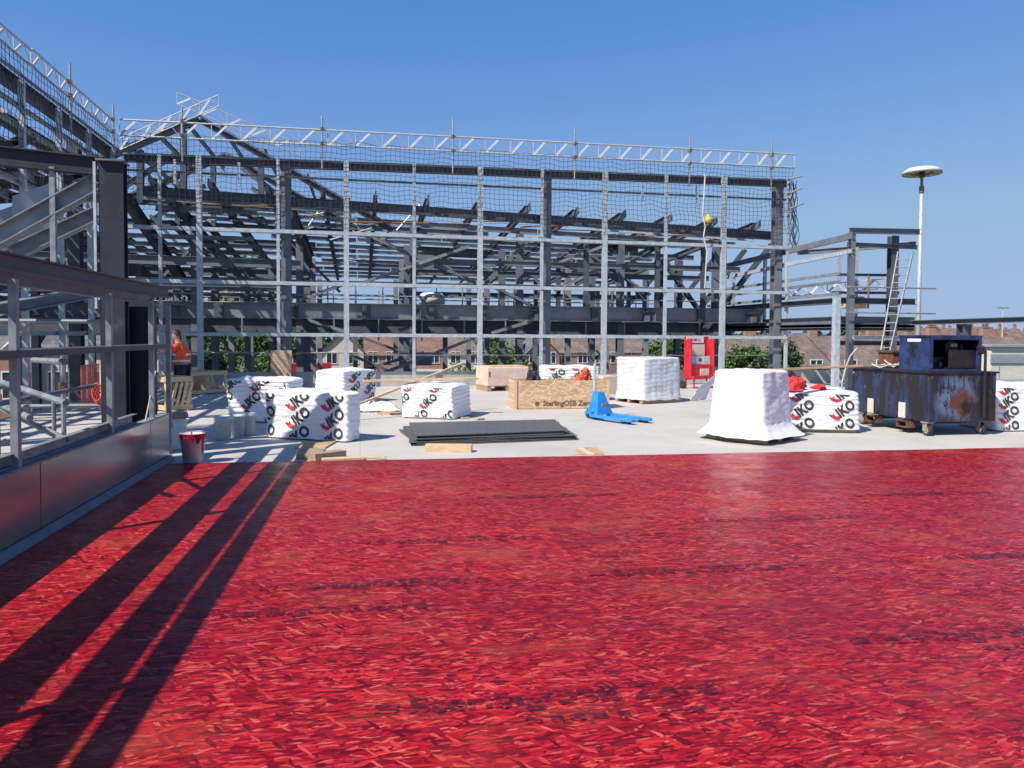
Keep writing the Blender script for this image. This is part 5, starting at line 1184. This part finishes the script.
# ================================================================== TREES
def tree(label, x, y, h, r, mk, seed, cz=.58, n=2600, leaf=.22, zb=None, squash=1.0, group='trees behind the building frame'):
    rr = random.Random(seed); zb = GZ if zb is None else zb
    t = thing('tree', label, 'tree', (x, y, zb), 0, group)
    tr = MB(); top = h*cz
    pts = [V((0, 0, 0))]
    for k in range(1, 5): pts.append(V((rr.uniform(-.12, .12)*k, rr.uniform(-.12, .12)*k, top*k/4)))
    for k in range(4):
        ra, rb = .028*h*(1-.18*k), .028*h*(1-.18*(k+1)); a, b = pts[k], pts[k+1]; n_ = 9
        vs = [a+V((ra*math.cos(6.283*i/n_), ra*math.sin(6.283*i/n_), 0)) for i in range(n_)]+[b+V((rb*math.cos(6.283*i/n_), rb*math.sin(6.283*i/n_), 0)) for i in range(n_)]
        tr.add(vs, [(i, (i+1) % n_, (i+1) % n_+n_, i+n_) for i in range(n_)])
    clumps = []
    for k in range(15):
        d_ = V((rr.gauss(0, 1), rr.gauss(0, 1), rr.gauss(0, .8))).normalized()*rr.uniform(.35, .95)
        c = V((d_.x*r, d_.y*r, h*(1-(1-.36)/2)+d_.z*h*.33*squash)); clumps.append((c, r*rr.uniform(.25, .48)))
        if k < 8: tr.ext(pts[2+k % 3], c, sec_tube(.008*h, 5))
    tr.obj('trunk', M['bark'], t)
    lf = MB()
    for (c, cr) in clumps:
        for _ in range(n//15):
            d_ = V((rr.gauss(0, 1), rr.gauss(0, 1), rr.gauss(0, .85))).normalized()*cr*(rr.random()**.45)*rr.uniform(.8, 1.25)
            p = c+d_; s = leaf*rr.uniform(.6, 1.3)
            a = V((rr.gauss(0, 1), rr.gauss(0, 1), rr.gauss(0, .7))).normalized(); b = a.cross(V((rr.gauss(0, 1), rr.gauss(0, 1), rr.gauss(0, 1)))).normalized()
            lf.add([p-a*s*.6, p+b*s*.35, p+a*s*.6, p-b*s*.35], [(0, 1, 2, 3)])
    lf.obj('crown', M[mk], t); return t
def treeat(label, px, Y, h, r, mk, seed, **k):
    p = at(px, 340, Y); return tree(label, p.x, Y, h, r, mk, seed, **k)
treeat('large green tree seen through the frame right of the workman', 232, 62, 12.6, 3.8, 'leaf', 1, n=7000, leaf=.3)
treeat('dense dark tree behind the left posts, left of the large green one', 165, 66, 12.6, 4.4, 'leafdark', 2, n=6500, leaf=.3)
treeat('yellow green tree behind the columns, between the large tree and the brick houses', 278, 74, 10.0, 3.0, 'leaf', 3, n=4800, leaf=.3)
treeat('bright green tree in the middle, over the pinkish boxed pallet', 494, 58, 7.4, 3.0, 'leaf2', 4, n=8000, leaf=.26)
treeat('green tree left of the red fire point', 668, 62, 7.9, 2.6, 'leaf', 5, n=4200, leaf=.28)
treeat('small green tree behind the right corner column', 748, 58, 6.9, 1.9, 'leaf', 6, n=3200, leaf=.26)
treeat('dark green tree right of the right corner column', 786, 60, 7.0, 1.8, 'leafdark', 7, n=3200, leaf=.26)
treeat('wide dark tree seen under the small right frame', 856, 118, 10.6, 5.2, 'leafdark', 8, n=3600, leaf=.5)
treeat('low bushy tree behind the bitumen boiler hoses', 862, 40, 5.3, 1.5, 'leaf2', 9, n=2200, leaf=.22)

for k, (px, Y, h, r_) in enumerate(((196, 56, 5.6, 2.3), (228, 54, 5.0, 2.2), (262, 57, 5.4, 2.4), (296, 60, 4.6, 1.8))):
    p = at(px, 340, Y)
    tree(('leafy shrub low behind the workman', 'leafy shrub low behind the boarded timber crate', 'leafy shrub low behind the wrinkled pack', 'leafy shrub low right of the standing plywood')[k], p.x, Y, h, r_, ('leaf', 'leafdark', 'leaf2', 'leaf')[k], 30+k, n=3600, leaf=.26, group='low shrubs behind the left of the deck', squash=1.25)
# ================================================================== HOUSES
def house(label, x, y, w, d, eave, ridge, wm, rm, wins=2, along=True, chim=(.5,), low=None, rz_=0, group='brick houses beyond the site', lowm='render', storeys=2):
    t = thing('house', label, 'house', (x, y, GZ), rz_, group)
    hx = w/2
    wl = MB()
    if along:
        wl.add([(-hx, 0, 0), (hx, 0, 0), (hx, d, 0), (-hx, d, 0), (-hx, 0, eave), (hx, 0, eave), (hx, d, eave), (-hx, d, eave), (-hx, d/2, ridge), (hx, d/2, ridge)],
               [(0, 1, 5, 4), (2, 3, 7, 6), (1, 2, 6, 9, 5), (3, 0, 4, 8, 7)])
        rf = MB(); o = .3; sl = (ridge-eave)/(d/2)
        for s in (0, 1):
            y0, y1 = (-o, d/2) if s == 0 else (d+o, d/2)
            rf.poly([(-hx-.0, y0, eave-o*sl+.06), (hx+.0, y0, eave-o*sl+.06), (hx+.0, y1, ridge+.06), (-hx-.0, y1, ridge+.06)], (0, 0, .12))
    else:
        wl.add([(-hx, 0, 0), (hx, 0, 0), (hx, d, 0), (-hx, d, 0), (-hx, 0, eave), (hx, 0, eave), (hx, d, eave), (-hx, d, eave), (0, 0, ridge), (0, d, ridge)],
               [(0, 1, 5, 8, 4), (2, 3, 7, 9, 6), (1, 2, 6, 5), (3, 0, 4, 7)])
        rf = MB(); o = .3; sl = (ridge-eave)/hx
        for s in (-1, 1):
            rf.poly([(s*(hx+o), -o, eave-o*sl+.06), (0, -o, ridge+.06), (0, d+.1, ridge+.06), (s*(hx+o), d+.1, eave-o*sl+.06)], (0, 0, .12))
    wl.obj('wall', M[wm], t); ro = rf.obj('roof', M[rm], t)
    for f in chim:
        cxp = -hx+w*f; cm = MB(); zb_ = ridge-.8 if along else ridge-1.2
        cm.box((cxp, d/2, zb_+1.0), (.9, .5, 2.0)); cm.box((cxp, d/2, zb_+2.03), (1.0, .6, .08)); ch = cm.obj('chimney', M['brick2'], ro)
        for k in (-.28, 0, .28): MB().lathe([(.1, 0), (.12, 0), (.1, .35), (.07, .35)], (cxp+k, d/2, zb_+2.07), 10).obj('chimney_pot', M['redtile'], ch)
    if low: MB().box((0, -.06, low/2), (w-.04, .1, low)).obj('ground_floor_front', M[lowm], t)
    for s in range(storeys):
        for k in range(wins):
            xw = -hx+w*(k+.5)/wins; zw = 1.5+2.75*s; yy = -.115 if (low and s == 0) else -.004
            fr = MB(); ww, wh = 1.25, 1.45
            fr.box((xw, yy-.02, zw+wh/2+.04), (ww+.16, .10, .08)); fr.box((xw, yy-.02, zw-wh/2-.04), (ww+.24, .16, .08))
            for sx in (-ww/2-.04, 0, ww/2+.04): fr.box((xw+sx, yy-.02, zw), (.08, .08, wh))
            fo = fr.obj('window', M['upvc'], t)
            MB().box((xw, yy-.003, zw), (ww, .02, wh)).obj('pane', M['glass'], fo)
    MB().box((hx-.7, -.13 if low else -.02, 1.05), (.9, .06, 2.1)).obj('door', M['door'], t)
    return t
Y0 = 100; rr = random.Random(4)
x = at(283, 340, Y0).x; k = 0
kinds = [('brick', 'tile'), ('brick2', 'tile'), ('brick', 'slate'), ('render', 'tile'), ('brick2', 'redtile'), ('cream', 'slate')]
desc = {'brick': 'red brick', 'brick2': 'orange brick', 'render': 'white rendered', 'cream': 'cream rendered'}
rdesc = {'tile': 'brown tiled', 'slate': 'grey slate', 'redtile': 'red tiled'}
spots_ = ['seen left of the leaning plywood', 'left of the second bright post', 'behind the post over the foremost pack', 'behind the corner-on pack', 'left of the braced bay', 'in the middle of the braced bay', 'right of the lower brace crossing', 'over the planked pack', 'left of the middle green tree', 'right of the middle green tree', 'behind the dark middle column', 'over the strand board crate', 'behind the blue pallet truck', 'over the striped pallet', 'left of the red fire point', 'right of the red fire point', 'over the tall white pallet', 'behind the right corner column', 'right of the corner column', 'under the small right frame', 'left of the ladder', 'behind the boiler lid', 'over the burner box', 'right of the burner box']
while k < 22:
    w = rr.choice((4.8, 5.4, 6.0)); wm, rm = kinds[(k*5+k//3) % 6]; al = k % 5 != 1
    house(f'{desc[wm]} {"terraced" if al else "gabled"} house with {rdesc[rm]} roof {spots_[k]}', x+w/2, Y0+(0 if al else -1.0), w-.03, 8, 4.7+.25*(k % 2), 7.15+.3*((k*7) % 3), wm, rm, 2, al, (.12,) if al else (.5,), 2.7 if k % 3 != 2 else None, lowm='render' if k % 2 else 'cream')
    x += w; k += 1
# nearer terrace with broad roofs behind the right wing
x = at(700, 340, 66).x
for k in range(6):
    house(('brown roofed terrace house behind the tall white pallet', 'brown roofed terrace house behind the right corner column', 'brown roofed terrace house right of the corner column', 'brown roofed terrace house under the small right frame', 'brown roofed terrace house left of the boiler', 'brown roofed terrace house behind the boiler')[k], x+3.6, 66+(.3 if k % 2 else 0), 7.15, 9.5, 4.4, 7.25, 'brick2' if k % 2 else 'brick', 'tile', 2, True, (.08,), None, group='near terrace with broad brown roofs')
    x += 7.2
# houses through the left frame
for k in range(4):
    house(('brick house behind the court scaffold, far left', 'white house front behind the court scaffold', 'brick house behind the near scaffold uprights', 'pale house behind the tall steel column', 'brick house behind the short box column')[k], -34+k*6.4, 46+k*.4, 6.3, 8, 6.4, 9.0, ('brick', 'render', 'brick2', 'cream', 'brick')[k], 'slate', 3, True, (.1,), None, group='houses left of the site', storeys=3 if False else 2)
# far small houses at the right horizon
for k in range(14):
    px = 905+k*9.5; Y = 175+17*((k*5) % 3); p = at(px, 338, Y)
    house(f'tiny far {"red" if k % 2 else "orange"} roofed house on the right skyline, {"left of the stub column" if px < 957 else "right of the stub column" if px < 1000 else "at the right picture edge"}', p.x, Y, 8.2, 8, 5.6, 9.2+.7*(k % 3 == 0)+.5*(k % 4 == 1), ('brick', 'brick2', 'cream')[k % 3], ('tile', 'redtile')[k % 2], 2, k % 3 != 1, (.2, .8), None, group=f'far {("red" if k % 2 else "orange")} roofed houses {("left of the stub column" if px < 957 else "right of it" if px < 1000 else "at the edge")}')
# pale retail shed with grey band
t = thing('warehouse', 'long pale clad shed with grey band, behind the boiler at the right', 'shed', (46, 40, GZ))
MB().box((16, 2.5, 3.35), (46, 5, 6.7)).obj('wall', M['clad'], t); MB().box((16, -.04, 5.95), (46.1, .1, .55)).obj('cladding_band', M['cladgrey'], t)
MB().box((16, -.35, 4.6), (46.2, .14, .14)).obj('pipe_rail', M['galv'], t); MB().box((16, 2.5, 6.76), (46.4, 5.4, .12)).obj('roof', M['cladgrey'], t)
for k in range(18): MB().box((-6.4+k*2.6, -.02, 4.2), (.05, .04, 2.6)).obj('panel_joint', M['cladgrey'], t)
# far wood and horizon trees: one mass
rr = random.Random(9); lf = MB()
for k in range(9000):
    x = rr.uniform(-260, 520); y = 230+rr.uniform(0, 60); hh = 9+2.2*noise.noise((x*.03, 1, 2))+1.5*noise.noise((x*.11, 4, 2))
    z = GZ+rr.uniform(.0, 1)**.7*hh; s = rr.uniform(.8, 1.9)
    a = V((rr.gauss(0, 1), rr.gauss(0, 1), rr.gauss(0, .6))).normalized(); b = a.cross(V((rr.gauss(0, 1), rr.gauss(0, 1), rr.gauss(0, 1)))).normalized(); p = V((x, y, z))
    lf.add([p-a*s, p+b*s*.7, p+a*s, p-b*s*.7], [(0, 1, 2, 3)])
fw = lf.obj('far_wood', M['leafdark']); fw['kind'] = 'stuff'
# red lorry behind the packs
p = at(308, 368, 88); t = thing('lorry', 'red box lorry parked beyond the site, right of the standing plywood', 'lorry', (p.x, 88, GZ+.02), 0)
MB().box((0, 0, 2.45), (5.2, 2.3, 3.0)).obj('box_body', M['carred'], t, bevel=.05); MB().box((-3.5, 0, 1.6), (1.7, 2.1, 1.9)).obj('cab', M['carred'], t, bevel=.2)
MB().lathe([(0, 0), (.9, 0), (.9, .01), (0, .01)], (0, 0, 0), 20).obj('oval_sign', M['redpaint'], t).matrix_local = Matrix.Translation((.2, -1.17, 2.9)) @ Matrix.Rotation(R(90), 4, 'X') @ Matrix.Scale(1.5, 4, (1, 0, 0))
for x in (-3.4, -1.6, 1.7): MB().tube((x, -1.1, .48), (x, -.8, .48), .48, 16).obj('wheel', M['rubber'], t)
for px, m, lab in ((205, 'carwhite', 'white van seen low through the posts behind the boarded timber crate'), (243, 'carwhite', 'white van right of the mullion behind the wrinkled pack')):
    p = at(px, 372, 40); t = thing('van', lab, 'van', (p.x, 40, -3.0), 0)
    MB().poly([(-2.3, -.9, .4), (2.3, -.9, .4), (2.35, -.9, 1.3), (1.3, -.85, 2.15), (-2.3, -.85, 2.2)], (0, 1.75, 0)).obj('body', M[m], t, bevel=.08)
    MB().poly([(.6, -.91, 1.35), (2.0, -.92, 1.35), (1.3, -.88, 2.0), (.6, -.88, 2.0)], (0, .03, 0)).obj('window', M['glass'], t)
    for x in (-1.4, 1.5): MB().tube((x, -.95, .36), (x, -.7, .36), .36, 16).obj('wheel', M['rubber'], t)
struct(MB().box((-18, 41, -3.05), (26, 7, .1)).obj('parking_terrace', M['asphalt']))
MB_ = MB().box((-18, 41, -4.35), (25.8, 6.8, 2.5)); tag(MB_.obj('retaining_wall', M['brick'], org=(-18, 41, GZ)), 'brick retaining wall under the parking terrace left of the site', 'wall')

# ================================================================== MASTS
p = at(922, 172, 60); t = thing('lamp_mast', 'tall pale high mast with a round cream lamp ring', 'lamp mast', (p.x, 60, GZ)); hz = p.z-GZ
MB().lathe([(0, 0), (.24, 0), (.19, hz*.5), (.13, hz-.4), (0, hz-.4)], n=16).obj('pole', M['pole'], t, smooth=True)
MB().lathe([(0, hz-1.9), (.22, hz-1.9), (.22, hz-1.3), (0, hz-1.3)], n=12).obj('winch_collar', M['steel'], t)
MB().lathe([(0, .30), (.6, .42), (1.25, .30), (1.62, .05), (1.62, -.18), (1.50, -.22), (1.46, .0), (1.1, .16), (0, .2)], (0, 0, hz), 32).obj('lamp_ring', M['lampcream'], t, smooth=True)
MB().lathe([(1.63, -.20), (1.66, -.20), (1.66, -.12), (1.63, -.12)], (0, 0, hz), 32).obj('rim', M['steel'], t)
for k in range(6):
    a_ = k*math.pi/3+.2; h1 = MB().ext((.1*math.cos(a_), .1*math.sin(a_), hz-.3), (1.5*math.cos(a_), 1.5*math.sin(a_), hz-.05), sec_box(.07, .07)).obj('arm', M['steel'], t)
    MB().box((1.15*math.cos(a_), 1.15*math.sin(a_), hz-.12), (.45, .3, .16), a_).obj('lamp', M['lampcream'], t)
MB().lathe([(0, -.55), (.22, -.5), (.3, -.2), (.16, .3), (0, .3)], (0, 0, hz), 12).obj('hub', M['rust'], t)
p = at(1003, 308, 95); t = thing('street_lamp', 'distant slim pale lamp post with twin heads at the right', 'street lamp', (p.x, 95, GZ)); hz = p.z-GZ
MB().lathe([(0, 0), (.16, 0), (.09, hz), (0, hz)], n=10).obj('pole', M['pole'], t)
for s in (-1, 1): MB().box((s*.55, 0, hz+.02), (.8, .25, .14)).obj('lamp_head', M['steel'], t)

# ================================================================== CAMERA, LIGHT, WORLD
cam = bpy.data.cameras.new('camera'); co = bpy.data.objects.new('camera', cam); COL.objects.link(co); SC.camera = co
cam.sensor_width = 36; cam.lens = F/1024*36; cam.shift_y = (CY-384)/1024; cam.clip_end = 5000; cam.clip_start = .05
R0 = V((math.cos(YAW), -math.sin(YAW), 0)); Fw = V((math.sin(YAW)*math.cos(PITCH), math.cos(YAW)*math.cos(PITCH), -math.sin(PITCH))); U0 = R0.cross(Fw)
c, s = math.cos(ROLL), math.sin(ROLL)
Rt = R0*c+U0*s; Up = -R0*s+U0*c
m = Matrix((Rt, Up, -Fw)).transposed().to_4x4(); m.translation = (0, 0, H); co.matrix_world = m
AZ, EL = R(32), R(47)                      # light travels towards +X turned 32 degrees to +Y, 47 degrees high
dirn = V((math.cos(EL)*math.cos(AZ), math.cos(EL)*math.sin(AZ), -math.sin(EL)))
sun = bpy.data.lights.new('sun', 'SUN'); sun.energy = 4.9; sun.angle = R(.53); sun.color = (1, .925, .82)
so = bpy.data.objects.new('sun', sun); COL.objects.link(so); so.rotation_euler = dirn.to_track_quat('-Z', 'Y').to_euler(); so.location = (-20, -15, 30)
w = bpy.data.worlds.new('World'); SC.world = w; w.use_nodes = True; nt = w.node_tree; nt.nodes.clear()
out = nt.nodes.new('ShaderNodeOutputWorld'); bg = nt.nodes.new('ShaderNodeBackground'); sky = nt.nodes.new('ShaderNodeTexSky')
sky.sky_type = 'NISHITA'; sky.sun_disc = False; sky.sun_elevation = EL
sky.sun_rotation = math.atan2(-dirn.x, -dirn.y)
sky.altitude = 30; sky.air_density = 1.0; sky.dust_density = 0; sky.ozone_density = 1.0
# camera response of a clear summer sky: deeper blue overhead, pale blue (not white) at the horizon
vm = nt.nodes.new('ShaderNodeVectorMath'); vm.operation = 'SCALE'; vm.inputs['Scale'].default_value = 1/12
cv = nt.nodes.new('ShaderNodeRGBCurve'); cv.mapping.use_clip = False
for i, pts in enumerate((((0, 0), (1.42, .80), (1.82, 1.18), (3.87, 2.29), (11.1, 2.9)), ((0, 0), (2.29, 2.09), (2.89, 2.53), (5.69, 3.76), (10.9, 3.95)), ((0, 0), (3.84, 4.89), (4.55, 5.39), (7.5, 5.75), (12, 5.6)))):
    c_ = cv.mapping.curves[i]
    while len(c_.points) < len(pts): c_.points.new(.5, .5)
    for q_, (a_, b_) in zip(c_.points, pts): q_.location = (a_/12, b_/12); q_.handle_type = 'AUTO_CLAMPED'
cv.mapping.update()
v2 = nt.nodes.new('ShaderNodeVectorMath'); v2.operation = 'SCALE'; v2.inputs['Scale'].default_value = 12
nt.links.new(sky.outputs[0], vm.inputs[0]); nt.links.new(vm.outputs[0], cv.inputs['Color']); nt.links.new(cv.outputs[0], v2.inputs[0])
nt.links.new(v2.outputs[0], bg.inputs[0]); nt.links.new(bg.outputs[0], out.inputs[0]); bg.inputs[1].default_value = .10
vs_ = SC.view_settings; vs_.view_transform = 'Standard'; vs_.look = 'None'; vs_.exposure = 0.35; vs_.gamma = 1
